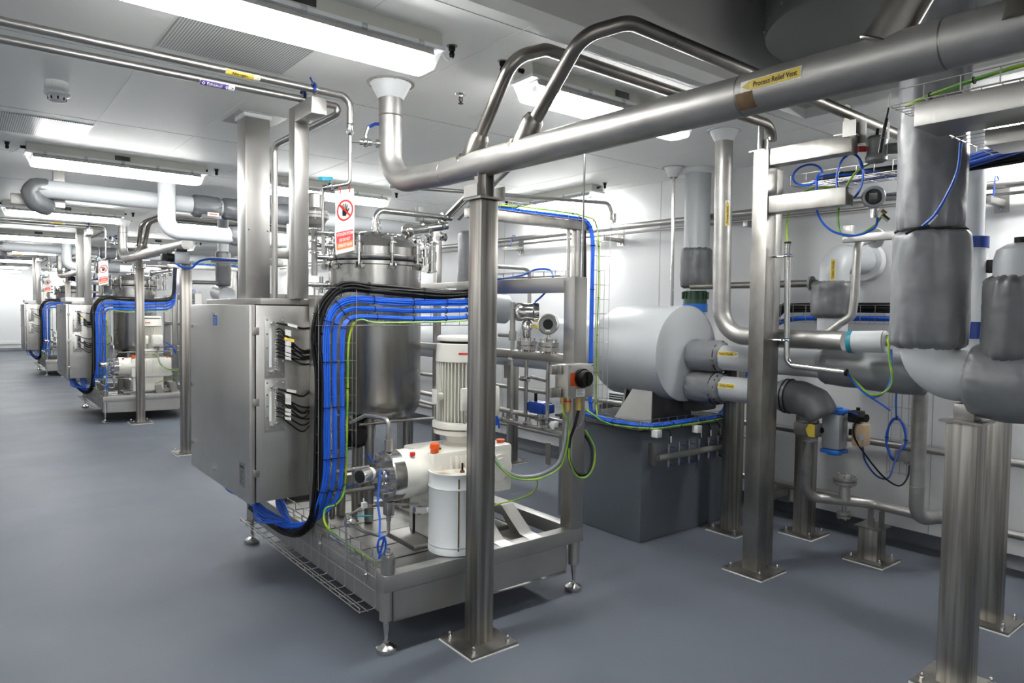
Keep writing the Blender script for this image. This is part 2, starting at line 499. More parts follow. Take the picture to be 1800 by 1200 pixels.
def bundle(name, label, cat, path, rb, cnt, rc, m, ties=(), parent=None, group=None, seg=8, squash=1.0, normal=None, wob=0.12, extra=None):
    """several cables laid side by side along a smooth path, tied at points"""
    P = smooth(path, seg)
    t = thing(name, label, cat, P[0], group) if parent is None else parent
    T = []
    for i in range(len(P)):
        a = P[max(0, i - 1)]; b = P[min(len(P) - 1, i + 1)]
        T.append((b - a).normalized())
    x, y = (frame_for(T[0])); X = []; Y = []
    for i in range(len(P)):
        if normal is not None:
            y = (V(normal) - T[i] * V(normal).dot(T[i]))
            y = y.normalized() if y.length > .05 else Y[-1]
            x = y.cross(T[i]).normalized()
        else:
            x = (x - T[i] * x.dot(T[i])).normalized(); y = T[i].cross(x)
        X.append(x.copy()); Y.append(y.copy())
    rnd = random.Random(sum(map(ord, label)) + cnt)
    for c in range(cnt):
        if cnt == 1: u = v = 0
        else:
            a = 2 * PI * c * 0.381966; rr = rb * math.sqrt((c + .5) / cnt)
            u = rr * math.cos(a); v = rr * math.sin(a) * squash
        ph = rnd.random() * 6; 
        pts = [P[i] + X[i] * (u + wob * rb * math.sin(i * .35 + ph)) + Y[i] * (v) for i in range(len(P))]
        MB().tube(pts, rc, 7).build('cable', m[c % len(m)] if isinstance(m, (list, tuple)) else m, t)
    for f in ties:
        i = min(len(P) - 1, max(0, int(f * (len(P) - 1))))
        R = rb + rc + .001
        pts = [P[i] + X[i] * R * math.cos(a) + Y[i] * (R * squash + rc * (1 - squash)) * math.sin(a) for a in [2 * PI * k / 14 for k in range(15)]]
        MB().tube(pts, .0025, 5, False).build('cable_tie', 'black', t)
    return t

def basket(name, label, a, b, wdir, wd, ldir, dp, sp=0.1, group=None, cat='cable tray', sides=3, parent=None, r=0.0022, nl=4):
    """wire mesh tray from a to b; U section: width along wdir, side walls along ldir"""
    a, b, wv, lv = V(a), V(b), V(wdir).normalized(), V(ldir).normalized()
    L = (b - a).length; d = (b - a).normalized()
    mb = MB()
    for i in range(nl + 1): mb.tube([a + wv * (wd * i / nl), b + wv * (wd * i / nl)], r, 5)
    if sides & 1: mb.tube([a + lv * dp, b + lv * dp], r, 5)
    if sides & 2: mb.tube([a + wv * wd + lv * dp, b + wv * wd + lv * dp], r, 5)
    k = int(L / sp)
    for i in range(k + 1):
        p = a + d * min(L, i * sp + .01)
        pts = [p, p + wv * wd]
        if sides & 1: pts = [p + lv * dp] + pts
        if sides & 2: pts = pts + [p + wv * wd + lv * dp]
        mb.tube(pts, r, 5, bend=.008, seg=2)
    return one(mb, name, 'wire', label, cat, a, group) if parent is None else mb.build(name, 'wire', parent)
# ============================================================ THE ROOM
XL, XR, YN, YF, ZC = -3.2, 5.2, -3.4, 29.6, 2.84
OX0, OX1, OY0, OY1 = 0.9, 4.18, -1.6, 2.33       # service opening in the ceiling
struct(MB().box((XL - .1, YN - .1, -0.1), (XR + .1, YF + .1, 0)), 'floor', 'floor')
cb = MB()
for lo, hi in (((XL, YN), (XR, OY0)), ((XL, OY1), (XR, YF)), ((XL, OY0), (OX0, OY1)), ((OX1, OY0), (XR, OY1))):
    cb.box((lo[0], lo[1], ZC), (hi[0], hi[1], ZC + .06))
struct(cb, 'ceiling', 'ceil')
up_ = MB()
up_.box((OX0 - .06, OY0, ZC + .06), (OX0, OY1 + .06, 4.3)).box((OX1, OY0, ZC + .06), (OX1 + .06, OY1 + .06, 4.3))
up_.box((OX0, OY1, ZC + .06), (OX1, OY1 + .06, 4.3)).box((OX0, OY0 - .06, ZC + .06), (OX1, OY0, 4.3)).box((OX0 - .06, OY0 - .06, 4.3), (OX1 + .06, OY1 + .06, 4.36))
struct(up_, 'ceiling_recess', 'recess')
struct(MB().box((XL - .1, YN - .1, 0), (XL, YF + .1, ZC + .06)), 'wall_left', 'wall')
struct(MB().box((XR, YN - .1, 0), (XR + .1, YF + .1, ZC + .06)), 'wall_right', 'wall')
struct(MB().box((XL, YF, 0), (XR, YF + .1, ZC + .06)), 'wall_back', 'wall')
struct(MB().box((XL, YN - .1, 0), (XR, YN, ZC + .06)), 'wall_front', 'wall')
def cove(a, b, n):
    a, b, n = V(a), V(b), V(n)
    prof = [(0, 0.11), (.008, .11), (.012, .06), (.03, .025), (.07, .006), (.09, 0), (0, 0)]
    return MB().prism([a + n * p + V((0, 0, h)) for p, h in prof], b - a)
struct(cove((XR, YN, 0), (XR, YF, 0), (-1, 0, 0)), 'baseboard_right', 'cove')
struct(cove((XL, YF, 0), (XR, YF, 0), (0, -1, 0)), 'baseboard_back', 'cove')
struct(cove((XL, YN, 0), (XL, YF, 0), (1, 0, 0)), 'baseboard_left', 'cove')
struct(MB().box((XL, YF - .04, 0.24), (XR, YF, .36), .01), 'trim_1', 'wall')
# wall panel joints
j = MB()
for y in (1.9, 3.1, 4.3, 5.5, 6.7, 9.1, 11.5): j.box((XR - .002, y, .11), (XR, y + .004, ZC))
struct(j, 'trim_2', 'seam')
# ceiling panel joints
s1 = MB(); s2 = MB()
def clear_seam_x(x, mbx, wd):
    if OX0 < x < OX1:
        mbx.box((x - wd, OY1 + .02, ZC - .0018), (x + wd, YF, ZC)); mbx.box((x - wd, YN, ZC - .0018), (x + wd, OY0, ZC))
    else: mbx.box((x - wd, YN, ZC - .0018), (x + wd, YF, ZC))
k = -6
while True:
    x = .752 + .608 * k
    if x > XR: break
    if x > XL + .1: clear_seam_x(x, s2, .0035)
    k += 1
y = 2.42 - 1.51 * 3
while y < YF:
    if y > YN:
        if OY0 < y < OY1: s1.box((XL, y - .0025, ZC - .0012), (OX0, y + .0025, ZC)); s1.box((OX1, y - .0025, ZC - .0012), (XR, y + .0025, ZC))
        else: s1.box((XL, y - .0025, ZC - .0012), (XR, y + .0025, ZC))
    y += 1.51
struct(s2, 'trim_3', 'seaml'); struct(s1, 'trim_4', 'seam')
struct(MB().box((OX0 - .03, OY1 - .0, ZC - .004), (OX1 + .03, OY1 + .04, ZC)).box((OX1, OY0, ZC - .004), (OX1 + .04, OY1, ZC)), 'trim_5', 'ceil')

# ceiling air grilles
one(MB().box((.757, 2.95, ZC - .005), (1.356, 3.69, ZC)), 'ceiling_grille', 'grille', 'perforated square air grille panel in the ceiling beside the nearest lamp', 'air grille', (.757, 2.95, ZC - .005))
one(MB().box((.15, 5.58, ZC - .005), (.748, 6.18, ZC)), 'ceiling_grille', 'grille', 'grey ceiling grille panel beyond the smoke detector', 'air grille', (.15, 5.58, ZC - .005))

# ------------------------------------------------------------ ceiling lamps
def lamp(cx, cy, ln, ax, label, group=None, lit=True, left=True, right=True):
    """batten on the ceiling, long axis 'x' or 'y'; cx,cy its centre"""
    t = thing('ceiling_lamp', label, 'ceiling light', (cx, cy, ZC), group)
    d, n = (V((1, 0, 0)), V((0, 1, 0))) if ax == 'x' else (V((0, 1, 0)), V((-1, 0, 0)))
    c = V((cx, cy, 0)); h = ln / 2
    def P(a, b, z): return c + d * a + n * b + V((0, 0, z))
    def prism(mb, prof, a0, a1): mb.prism([P(a0, b, z) for b, z in prof], d * (a1 - a0))
    m = MB(); prism(m, [(-.072, ZC), (-.078, ZC - .062), (.078, ZC - .062), (.072, ZC)], -h, h)
    m.build('housing', 'housing', t)
    m = MB(); prism(m, [(-.088, ZC - .062), (-.088, ZC - .078), (.088, ZC - .078), (.088, ZC - .062)], -h - .01, h + .01)
    m.build('seal_rim', 'plastic', t)
    m = MB(); prism(m, [(-.066, ZC - .079), (-.078, ZC - .106), (-.075, ZC - .106), (-.06, ZC - .084), (.06, ZC - .084), (.075, ZC - .106), (.078, ZC - .106), (.066, ZC - .079)], -h + .04, h - .04)
    m.build('gear_tray', 'housing', t)
    for s in (-1, 1):
        MB().tube([P(-h + .07, s * .036, ZC - .116), P(h - .07, s * .036, ZC - .116)], .016, 12).build('lamp_tube', 'lamp', t)
    for s in (-1, 1):
        m = MB(); a = s * (h - .07); b = s * (h - .045)
        for q in (-.036, .036): m.tube([P(a, q, ZC - .116), P(b, q, ZC - .116)], .0175, 12)
        m.build('tube_holder', 'plastic', t)
    # clear cover: trapezoid shell
    pr = [(-.083, ZC - .078), (-.062, ZC - .165), (.062, ZC - .165), (.083, ZC - .078)]
    m = MB(); e = .035
    a = [P(-h, b, z) for b, z in pr]; b_ = [P(h, b, z) for b, z in pr]
    a[1] = P(-h + e, *pr[1]); a[2] = P(-h + e, *pr[2]); b_[1] = P(h - e, *pr[1]); b_[2] = P(h - e, *pr[2])
    m.add(a + b_, [(0, 1, 5, 4), (1, 2, 6, 5), (2, 3, 7, 6), (0, 3, 2, 1), (4, 5, 6, 7)])
    m.build('clear_cover', 'clear', t)
    for f in (-.82, -.4, .0, .4, .82):
        for s in (-1, 1):
            MB().prism([P(f * h - .012, s * q, z) for q, z in ((.089, ZC - .06), (.096, ZC - .068), (.092, ZC - .09), (.086, ZC - .086))], d * .024).build('cover_clip', 'clear', t)
    m = MB(); m.add([P(a, -.0795 + (.0015 if False else 0), z) for a, z in ((-.055, ZC - .016), (.055, ZC - .016), (.055, ZC - .052), (-.055, ZC - .052))], [(0, 1, 2, 3)])
    m.build('type_plate', 'glass', t)
    for s, on in ((-1, left), (1, right)):
        if not on: continue
        g = MB().cyl(P(s * h, .0, ZC - .03), P(s * (h + .035), .0, ZC - .03), .013, .010, 12).build('cable_gland', 'black', t)
        q = .115
        MB().tube(smooth([P(s * (h + .03), 0, ZC - .03), P(s * (h + .06), .01, ZC - .06), P(s * (h + q - .02), .02, ZC - .075), P(s * (h + q), .02, ZC - .05)]), .004, 8).build('supply_lead', 'plastic', t)
        MB().lathe([(0, -.055), (.009, -.055), (.014, -.04), (.010, -.028), (.016, -.02), (.016, -.004), (.010, 0)], P(s * (h + q), .02, ZC), n=14).build('ceiling_plug', 'black', t)
        MB().cyl(P(s * (h + q), .02, ZC - .003), P(s * (h + q), .02, ZC), .026, n=18).build('cover_plate', 'steel', t)
    return t
rows = ['in the row nearest the camera', 'in the second row, above the pale overhead pipe', 'in the third row', 'in the fourth row', 'in the fifth row', 'in the sixth row', 'in the seventh row', 'in an added row brightening the far wall']
for k in range(8):
    yy = 2.68 + 3.8 * k + .08 if k < 7 else 28.4  # eighth row is an addition, there only to brighten the far wall
    lamp(1.07, yy, 1.29, 'x', 'lit batten lamp over the left aisle ' + rows[k], 'ceiling lamps over the left aisle')
for k in range(8):
    yy = 2.68 + 3.8 * k + .08 if k < 7 else 28.4  # again ends with the extra row added for the far wall
    lamp(2.89, yy, 1.29, 'x', 'lit batten lamp over the equipment ' + (rows[k] if k != 1 else 'in the second row, behind the caution sign'), 'ceiling lamps over the equipment')
for k, nm in enumerate(('behind the steel post, above the cable gantry', 'further along, beyond the near vessel lid', 'far down the wall')):
    lamp(4.86, 5.45 + 3.9 * k, 1.29, 'y', 'batten lamp running along the right-hand wall, ' + nm, 'ceiling lamps along the right wall')
lamp(4.86, .98, 1.29, 'y', 'batten lamp along the right-hand wall, above the insulated pipes at the right edge', 'ceiling lamps along the right wall')

for y_ in (2.76, 6.56):
    lamp(-1.6, y_, 1.29, 'x', 'batten lamp over the far left of the hall, outside the picture', 'ceiling lamps outside the picture')
for x_ in (-1.2, 1.07):
    lamp(x_, -2.3, 1.29, 'x', 'batten lamp behind the viewpoint, outside the picture', 'ceiling lamps outside the picture')
# smoke detector, sprinklers
t = thing('smoke_detector', 'round white smoke detector on the ceiling at the left', 'smoke detector', (.449, 4.658, ZC))
MB().lathe([(.058, 0), (.060, -.045), (.05, -.055)], (.449, 4.658, ZC), n=28).build('base', 'plastic', t)
MB().lathe([(.050, -.05), (.064, -.058), (.064, -.07), (.052, -.078), (.044, -.08), (.040, -.105), (.022, -.112), (0, -.112)], (.449, 4.658, ZC), n=28).build('head', 'plastic', t)
for a in range(8):
    q = 2 * PI * a / 8
    MB().box((.449 + .041 * math.cos(q) - .004, 4.658 + .041 * math.sin(q) - .004, ZC - .1), (.449 + .041 * math.cos(q) + .004, 4.658 + .041 * math.sin(q) + .004, ZC - .084)).build('vent_slot', 'black', t)
MB().tube([(.449 - .062, 4.658 - .03, ZC - .001), (.449 - .062, 4.658 - .03, ZC - .05), (.449 - .02, 4.658 - .062, ZC - .05), (.449 - .02, 4.658 - .062, ZC - .001)], .002, 5).build('wire_guard', 'plastic', t)
def sprinkler(x, y, label):
    t = thing('sprinkler_head', label, 'sprinkler', (x, y, ZC))
    MB().lathe([(.035, 0), (.033, -.005), (.014, -.008), (.012, -.016)], (x, y, ZC), n=20).build('escutcheon', 'shiny', t)
    m = MB().tube([(x - .009, y, ZC - .014), (x - .012, y, ZC - .035), (x, y, ZC - .05), (x + .012, y, ZC - .035), (x + .009, y, ZC - .014)], .0028, 6)
    m.cyl((x, y, ZC - .014), (x, y, ZC - .046), .003, n=8).cyl((x, y, ZC - .052), (x, y, ZC - .055), .015, n=14)
    m.build('sprinkler_body', 'black', t)
sprinkler(2.271, 3.353, 'small black sprinkler head on the ceiling between the lamp and the vent pipe')
sprinkler(1.95, 5.95, 'small black sprinkler head on the ceiling behind the arm post')

# wall pipes along the right wall -------------------------------------------------
def wallpipe(pts, r, label, clamps=(), name='wall_pipe', bend=.06):
    t = thing(name, label, 'pipe', pts[0])
    MB().tube(pts, r, 14, bend=bend).build('pipe_run', 'steel', t)
    return t
wallpipe([(5.08, 14, 2.46), (5.08, .2, 2.43)], .028, 'thick steel pipe running high along the white right wall')
wallpipe([(5.12, 14, 2.40), (5.12, .2, 2.375)], .012, 'thin steel pipe just beneath the thick high pipe on the right wall')
wallpipe([(5.08, 14, .715), (5.08, .2, .712)], .026, 'steel pipe along the right wall at knee height')
wallpipe([(5.08, 14, .262), (5.08, .2, .27)], .026, 'steel pipe along the right wall just above the skirting')
for (y, z, nm) in ((6.37, 2.36, 'above the duct'), (4.80, 2.36, 'beside the cable gantry'), (3.22, 2.36, 'behind the vent pipe'), (1.55, 2.36, 'behind the near insulated pipes')):
    t = thing('wall_bracket', 'steel cantilever bracket carrying the high wall pipe ' + nm, 'bracket', (5.2, y, z), 'brackets under the high wall pipe')
    MB().box((5.19, y - .04, z - .09), (5.2, y + .04, z + .11)).build('wall_plate', 'steel', t)
    MB().box((4.93, y - .022, z - .055), (5.19, y + .022, z - .012), .003).build('arm', 'steel', t)
    for dz in (-.07, .09): MB().hexn((5.18, y, z + dz), (5.19, y, z + dz), .01).build('bolt', 'shiny', t)
    c = MB().tube([(5.04, y, z - .012), (5.04, y, z + .04)], .005, 8).tube([(5.04 + .0, y, z + .04), (5.04, y, z + .05), (5.05, y, z + .06)], .004, 6)
    x_, y_ = V((1, 0, 0)), V((0, 0, 1))
    c.tube([V((5.08, y, 2.455 - .0)) + x_ * .033 * math.cos(a) + y_ * .033 * math.sin(a) for a in [2 * PI * i / 16 for i in range(17)]], .004, 6)
    c.build('pipe_clamp', 'bluep', t)
for (y, z) in ((4.9, .64), (2.97, .17), (2.02, .64)):
    t = thing('pipe_support', 'small steel block bracket holding a low pipe on the right wall', 'bracket', (5.2, y, z), 'low pipe supports on the right wall')
    MB().box((5.0, y - .04, z - .02), (5.2, y + .04, z + .05), .003).build('block', 'steel', t)
    MB().box((5.19, y - .05, z - .07), (5.2, y + .05, z + .09)).build('wall_plate', 'steel', t)
wallpipe([(5.04, 3.35, .60), (5.04, 3.02, .60), (5.04, 3.02, .28)], .012, 'thin bent steel drain tube between the two low wall pipes', name='drain_tube', bend=.04)
t = thing('wall_grille', 'white louvred ventilation grille low on the right wall behind the plinth', 'air grille', (5.2, 4.76, .65))
MB().box((5.188, 4.6, .5), (5.2, 4.92, .80), .003).build('frame', 'white', t)
m = MB()
for i in range(12): m.box((5.183, 4.615, .515 + i * .0235), (5.19, 4.905, .515 + i * .0235 + .010))
m.build('louvres', 'glass', t)
# ============================================================ ONE PROCESS BAY (repeated down the hall)
INMOD = True
# ---- skid frame and tray
X0, X1, Y0, Y1 = 1.515, 2.79, 2.82, 4.82
t = thing('process_skid', 'welded steel process skid frame with sunken drip tray on levelling feet, {w}', 'equipment skid', (X0, Y0, 0), 'process skids')
m = MB()
m.box((X0, Y0, .292), (X1, Y0 + .07, .372), .004).box((X0, Y1 - .07, .292), (X1, Y1, .372), .004)
m.box((X0, Y0 + .07, .292), (X0 + .07, Y1 - .07, .372), .004).box((X1 - .07, Y0 + .07, .292), (X1, Y1 - .07, .372), .004)
m.build('rim', 'tray', t)
m = MB()
bx0, bx1, by0, by1, zb = X0 + .045, X1 - .13, Y0 + .0, Y1 - .03, .15
m.box((bx0, by0, zb), (bx1, by0 + .006, .292)).box((bx0, by1 - .006, zb + .02), (bx1, by1, .292))
m.box((bx0, by0, zb), (bx0 + .006, by1, .292)).box((bx1 - .006, by0, zb - .015), (bx1, by1, .292))
m.prism([(bx0, by0, zb), (bx1, by0, zb - .02), (bx1, by1, zb - .02), (bx0, by1, zb)], (0, 0, .006))
m.build('drip_tray', 'tray', t)
m = MB()
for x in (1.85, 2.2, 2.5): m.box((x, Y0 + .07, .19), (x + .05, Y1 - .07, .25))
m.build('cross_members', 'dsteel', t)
m = MB().box((X0 + .07, Y0 + .07, .245), (2.20, Y1 - .07, .252))
for q in (3.1, 3.3, 3.52, 3.74, 3.98, 4.22, 4.5): m.box((X0 + .07, q, .252), (2.20, q + .012, .256))
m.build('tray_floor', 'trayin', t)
for x in (2.20, 2.40):
    MB().prism([(x, Y0 + .01, .372), (x, Y0 + .10, .378), (x, Y0 + .27, .50), (x, Y0 + .55, .50), (x, Y0 + .55, .47), (x, Y0 + .29, .47), (x, Y0 + .14, .34), (x, Y0 + .01, .34)], (.085, 0, 0)).build('angled_support', 'steel', t)
for (x, y) in ((X0 + .03, Y0 + .035), (X1 - .035, Y0 + .04), (X0 + .03, Y1 - .06), (X1 - .035, Y1 - .06)):
    f = MB().cyl((x, y, .155), (x, y, .292), .033, n=24).build('leg_socket', 'tray', t)
    MB().cyl((x, y, .10), (x, y, .155), .0145, n=18).cyl((x, y, .035), (x, y, .10), .0095, n=14).build('leg', 'shiny', t)
    fo = MB().lathe([(0, .06), (.013, .058), (.015, .045), (.035, .034), (.048, .024), (.050, .010), (.046, .0), (0, 0)], (x, y, 0), n=32).build('levelling_foot', 'shiny', t)
x, y = X0 + .035, Y0 + .03
MB().cyl((x, y, .372), (x, y, .452), .034, n=28).build('corner_boss', 'steel', t)
MB().lathe([(.012, .452), (.012, .462), (.024, .464), (.024, .468), (.009, .47)], (x, y, 0), n=18).hexn((x, y, .466), (x, y, .482), .013).cyl((x, y, .48), (x, y, .492), .008, n=10).build('lifting_nut', 'shiny', t)
# side frame at the right (X = 2.74)
fx0, fx1 = 2.67, 2.765
def fr(lo, hi, nm='frame_post', mt='steel'): return MB().box(lo, hi, .004).build(nm, mt, t)
fr((fx0 + .02, Y0 + .0, .372), (fx1 + .02, Y0 + .09, 1.80))
fr((fx0 + .02, Y0 + .09, 1.715), (fx1 + .02, Y1 - .05, 1.80), 'top_rail')
fr((fx0 + .03, Y0 + .09, 1.31), (fx1 + .01, Y1 - .05, 1.36), 'mid_rail')
fr((fx0 + .02, Y1 - .09, .372), (fx1 + .02, Y1, 1.80))
fr((X0 + .02, Y1 - .09, .372), (X0 + .11, Y1, 1.70))
fr((X0 + .0, 3.62, .372), (X0 + .08, 3.70, 1.66), 'frame_post')
fr((X0 + .11, Y1 - .08, 1.615), (fx0 + .02, Y1 - .01, 1.70), 'top_rail')
fr((2.035, 4.52, .372), (2.09, 4.575, 2.02), 'frame_post')
fr((1.715, 4.52, .372), (1.77, 4.575, 2.16), 'frame_post')
fr((1.60, 4.53, 1.93), (1.715, 4.57, 1.995), 'stub_rail')
fr((2.845, 4.5, .372), (2.89, 4.55, 2.27), 'frame_post')
fr((1.27, 3.76, 1.622), (1.60, 4.80, 1.655), 'cabinet_rail')
fr((1.53, 3.66, 1.60), (1.60, 4.82, 1.655), 'cabinet_rail')
MB().tube([(1.86, 3.78, .915), (2.62, 3.78, .915)], .008, 8).build('tie_rod', 'shiny', t)
MB().tube([(1.60, 3.62, .57), (2.7, 3.62, .57)], .012, 8).build('tie_rod', 'steel', t)

# ---- ceiling column
t = thing('ceiling_column', 'tall rectangular stainless column up to the ceiling behind the cabinet, {w}', 'column', (1.51, 4.62, 1.655), 'stainless ceiling columns')
MB().box((1.436, 4.535, 1.655), (1.592, 4.70, ZC - .014), .005).build('shaft', 'steel', t)
MB().box((1.39, 4.50, ZC - .006), (1.695, 4.86, ZC)).build('ceiling_plate', 'steel', t)
MB().box((1.425, 4.523, ZC - .03), (1.603, 4.71, ZC - .006)).build('seal_collar', 'white', t)
for x in (1.455, 1.575): MB().sphere((x, 4.535, 2.10), .006, 10).build('rivet', 'shiny', t)

# ---- arm post holding the two pipes
t = thing('pipe_arm_post', 'slim square steel post with an arm pointing forward under the two overhead pipes, {w}', 'pipe support', (1.47, 3.74, 1.655), 'arm posts under the overhead pipes')
MB().box((1.432, 3.70, 1.655), (1.512, 3.785, 2.69), .003).build('upright', 'steel', t)
MB().box((1.432, 3.47, 2.605), (1.512, 3.70, 2.69), .003).build('arm', 'steel', t)
for y in (3.52, 3.66):
    c = MB().cyl((1.47, y, 2.69), (1.47, y, 2.715), .007, n=10)
    c.tube([V((1.47, y, 2.74)) + V((0, math.cos(a), math.sin(a))) * .026 for a in [2 * PI * i / 16 for i in range(17)]], .006, 6)
    c.build('pipe_clamp', 'shiny', t)
    MB().tube([V((1.46, y, 2.74)) + V((0, math.cos(a), math.sin(a))) * .03 for a in [.6 + 2 * PI * i / 16 for i in range(9)]], .007, 6).tube([(1.45, y - .02, 2.765), (1.43, y - .035, 2.785)], .005, 6).build('clamp_lining', 'bluep', t)

# ---- overhead pipes
t = thing('nitrogen_pipe', 'upper slim overhead pipe with the yellow marker, bending down at the arm, {w}', 'pipe', (1.6, 3.52, 2.74), 'nitrogen pipes')
MB().tube([(-1.6, 3.52, 2.74), (1.668, 3.52, 2.74), (1.668, 3.52, 2.60)], .0185, 16, bend=.06).build('pipe_run', 'steel', t)
MB().lathe([(.0185, 2.60), (.0195, 2.595), (.0195, 2.55), (.010, 2.535)], (1.668, 3.52, 0), n=16).build('reducer', 'shiny', t)
MB().tube([(1.668, 3.52, 2.55), (1.668, 3.52, 2.28), (1.57, 3.55, 2.255)], .0095, 12, bend=.03).build('drop_tube', 'steel', t)
t = thing('ethanol_pipe', 'lower slim overhead pipe with the purple marker, dropping behind the arm post, {w}', 'pipe', (1.6, 3.66, 2.705), 'ethanol pipes')
MB().tube([(-1.6, 3.66, 2.70), (1.66, 3.66, 2.72), (1.66, 3.66, 2.68), (1.53, 4.28, 2.60), (1.53, 4.28, 1.655)], .0185, 16, bend=.055).build('pipe_run', 'steel', t)
lab = lambda c, txt, body, tcol, ar, lb, grp: pipe_label('m', txt, c, (1, 0, 0), (0, -.80, -.60), .0185, .165, .03, lb, body, tcol, ar, tw=.07, group=grp)
lab((1.10, 3.52, 2.74), 'Nitrogen', 'lyel', 'black', 1, 'yellow Nitrogen marker on the upper overhead pipe, {w}', 'nitrogen markers')
pm = lab((1.02, 3.66, 2.708), 'Ethanol', 'purple', 'labw', 1, 'purple Ethanol marker on the lower overhead pipe, {w}', 'ethanol markers')
fm = cylmap((1.02, 3.66, 2.708), (1, 0, 0), (0, -.80, -.60), .0185, .003)
for u in (-.065, .045):
    q = [(u, -.008), (u + .008, 0), (u, .008), (u - .008, 0)]
    patch(q, fm, 'hazard_diamond', 'labw', pm)

# ---- control cabinet
cx0, cx1, cy0, cy1, cz0, cz1 = 1.20, 1.525, 3.72, 4.90, .56, 1.615
t = thing('control_cabinet', 'brushed steel control cabinet with cable glands on its side, {w}', 'cabinet', (cx0, cy0, cz0), 'control cabinets')
MB().box((cx0 + .03, cy0, cz0), (cx1, cy1 - .005, cz1), .004).build('body', 'cab', t)
d = MB().box((cx0 - .005, cy0 - .004, cz0 - .004), (cx0 + .024, cy1, cz1 + .004), .005).build('door', 'cab', t)
for z in (.72, 1.10, 1.48):
    MB().box((cx0 + .01, cy0 - .010, z - .02), (cx0 + .045, cy0 - .003, z + .02), .002).build('hinge', 'steel', d)
for y, z in ((4.84, 1.48), (4.84, 1.1), (4.84, .72), (4.35, 1.56), (4.35, .63)):
    MB().cyl((cx0 - .016, y, z), (cx0 - .004, y, z), .013, .011, 14).build('quarter_turn_lock', 'shiny', d)
MB().box((cx0 - .007, 4.30, 1.495), (cx0 - .005, 4.375, 1.555)).build('blue_notice', 'bluel', d)
fb = flatmap((cx0 - .0075, 4.337, 1.527), (0, -1, 0), (0, 0, 1))
for k, s in enumerate(('HAZARDOUS', 'AREA', 'SEALED')): text_on(s, .012, lambda a, b, k=k: fb(a, b + .016 - .017 * k), 'lettering', 'labw', d)
MB().box((cx0 - .007, 3.80, .63), (cx0 - .005, 3.885, .765)).build('maker_plate', 'steel', d)
fp = flatmap((cx0 - .0078, 3.842, .70), (0, -1, 0), (0, 0, 1))
text_on('nnnt', .036, lambda a, b: fp(a, b + .04), 'lettering', 'black', d, bold=.0012)
for k in range(7): patch((-.03, .012 - .011 * k, .03 - .012 * (k % 3), .015 - .011 * k), fp, 'plate_line', 'black', d)
gm = MB()
for k, (z0_, z1_) in enumerate(((1.225, 1.555), (.935, 1.215))):
    p = MB().box((1.275, cy0 - .005, z0_), (1.383, cy0, z1_), .002).build('gland_plate', 'cab', t)
    for x in (1.287, 1.372):
        for f in (.05, .28, .5, .72, .95):
            z = z0_ + (z1_ - z0_) * f; MB().cyl((x, cy0 - .009, z), (x, cy0 - .005, z), .005, n=8).build('screw', 'shiny', p)
    for (x, z) in ((1.312, z1_ - .035), (1.335, z1_ - .045), (1.312, z0_ + .035), (1.340, z0_ + .045)):
        g = MB().hexn((x, cy0 - .018, z), (x, cy0 - .005, z), .012).cyl((x, cy0 - .034, z), (x, cy0 - .018, z), .009, n=12).build('large_gland', 'shiny', p)
    nn = 16 if k == 0 else 13
    for i in range(nn):
        z = z1_ - .062 - (z1_ - z0_ - .125) * i / (nn - 1)
        MB().hexn((1.335, cy0 - .012, z), (1.335, cy0 - .005, z), .0085).cyl((1.335, cy0 - .024, z), (1.335, cy0 - .012, z), .006, n=8).build('small_gland', 'shiny', p)
    MB().box((1.298, cy0 - .0065, z0_ + .06), (1.312, cy0 - .005, z1_ - .06)).build('rating_strip', 'plastic', p)
# glanded black leads, each with a tag
lead = [(1.521, 1.505, 'w', .08), (1.49, 1.40, 'w', 0), (1.475, 1.395, 'w', 0), (1.455, 1.385, 'y', .02), (1.435, 1.39, 'w', 0), (1.42, 1.38, 'w', 0),
        (1.40, 1.37, 'w', 0), (1.385, 1.365, 'w', 0), (1.365, 1.35, 'w', 0), (1.345, 1.335, 'w', 0),
        (1.168, 1.155, 's', .06), (1.145, 1.085, 'w', 0), (1.13, 1.075, 'w', 0), (1.118, 1.06, 'w', 0), (1.105, 1.055, 'w', 0), (1.065, 1.01, 'w', 0), (1.045, .995, 'w', 0), (1.02, .98, 'w', 0)]
ORD = ['first', 'second', 'third', 'fourth', 'fifth', 'sixth', 'seventh', 'eighth', 'ninth', 'tenth']
for i, (za, zb2, tg, ln) in enumerate(lead):
    y = cy0 - .022
    t2 = thing('gland_lead', 'black white-tagged lead, ' + ORD[i if i < 10 else i - 10] + ' from the top of the ' + ('upper' if i < 10 else 'lower') + ' gland plate, {w}' if tg != 'y' else 'black lead with the yellow tag, from the cabinet side glands, {w}', 'cable', (1.335, y, za), 'tagged gland leads')
    sag = min(za, zb2) - .012 - .02 * (i % 3)
    P_ = smooth([(1.335, y, za), (1.352, y - .02, za - .003), (1.40, y - .025, (za + sag) / 2), (1.47, y - .02, sag), (1.53, y + .0, zb2 - .01 if i > 9 else sag), (1.545, 3.6, (zb2 + .06) if i > 10 else zb2 - .04)])
    MB().tube(P_, .0045 if i not in (0, 10) else .006, 7).build('cable', 'black', t2)
    x0 = 1.352 + .012 + ln * .3
    c_ = V((x0 + .02, y - .031, za - .012 - (.01 if tg == 'y' else 0)))
    fm = flatmap(c_, (1, 0, -.25), (0, 0, 1))
    w_ = .055 if i in (0, 3, 10) else .034
    MB().add([fm(-w_ / 2, -.008), fm(w_ / 2, -.008), fm(w_ / 2, .008), fm(-w_ / 2, .008)], [(0, 1, 2, 3)]).build('tag', 'yellow' if tg == 'y' else 'labw', t2)

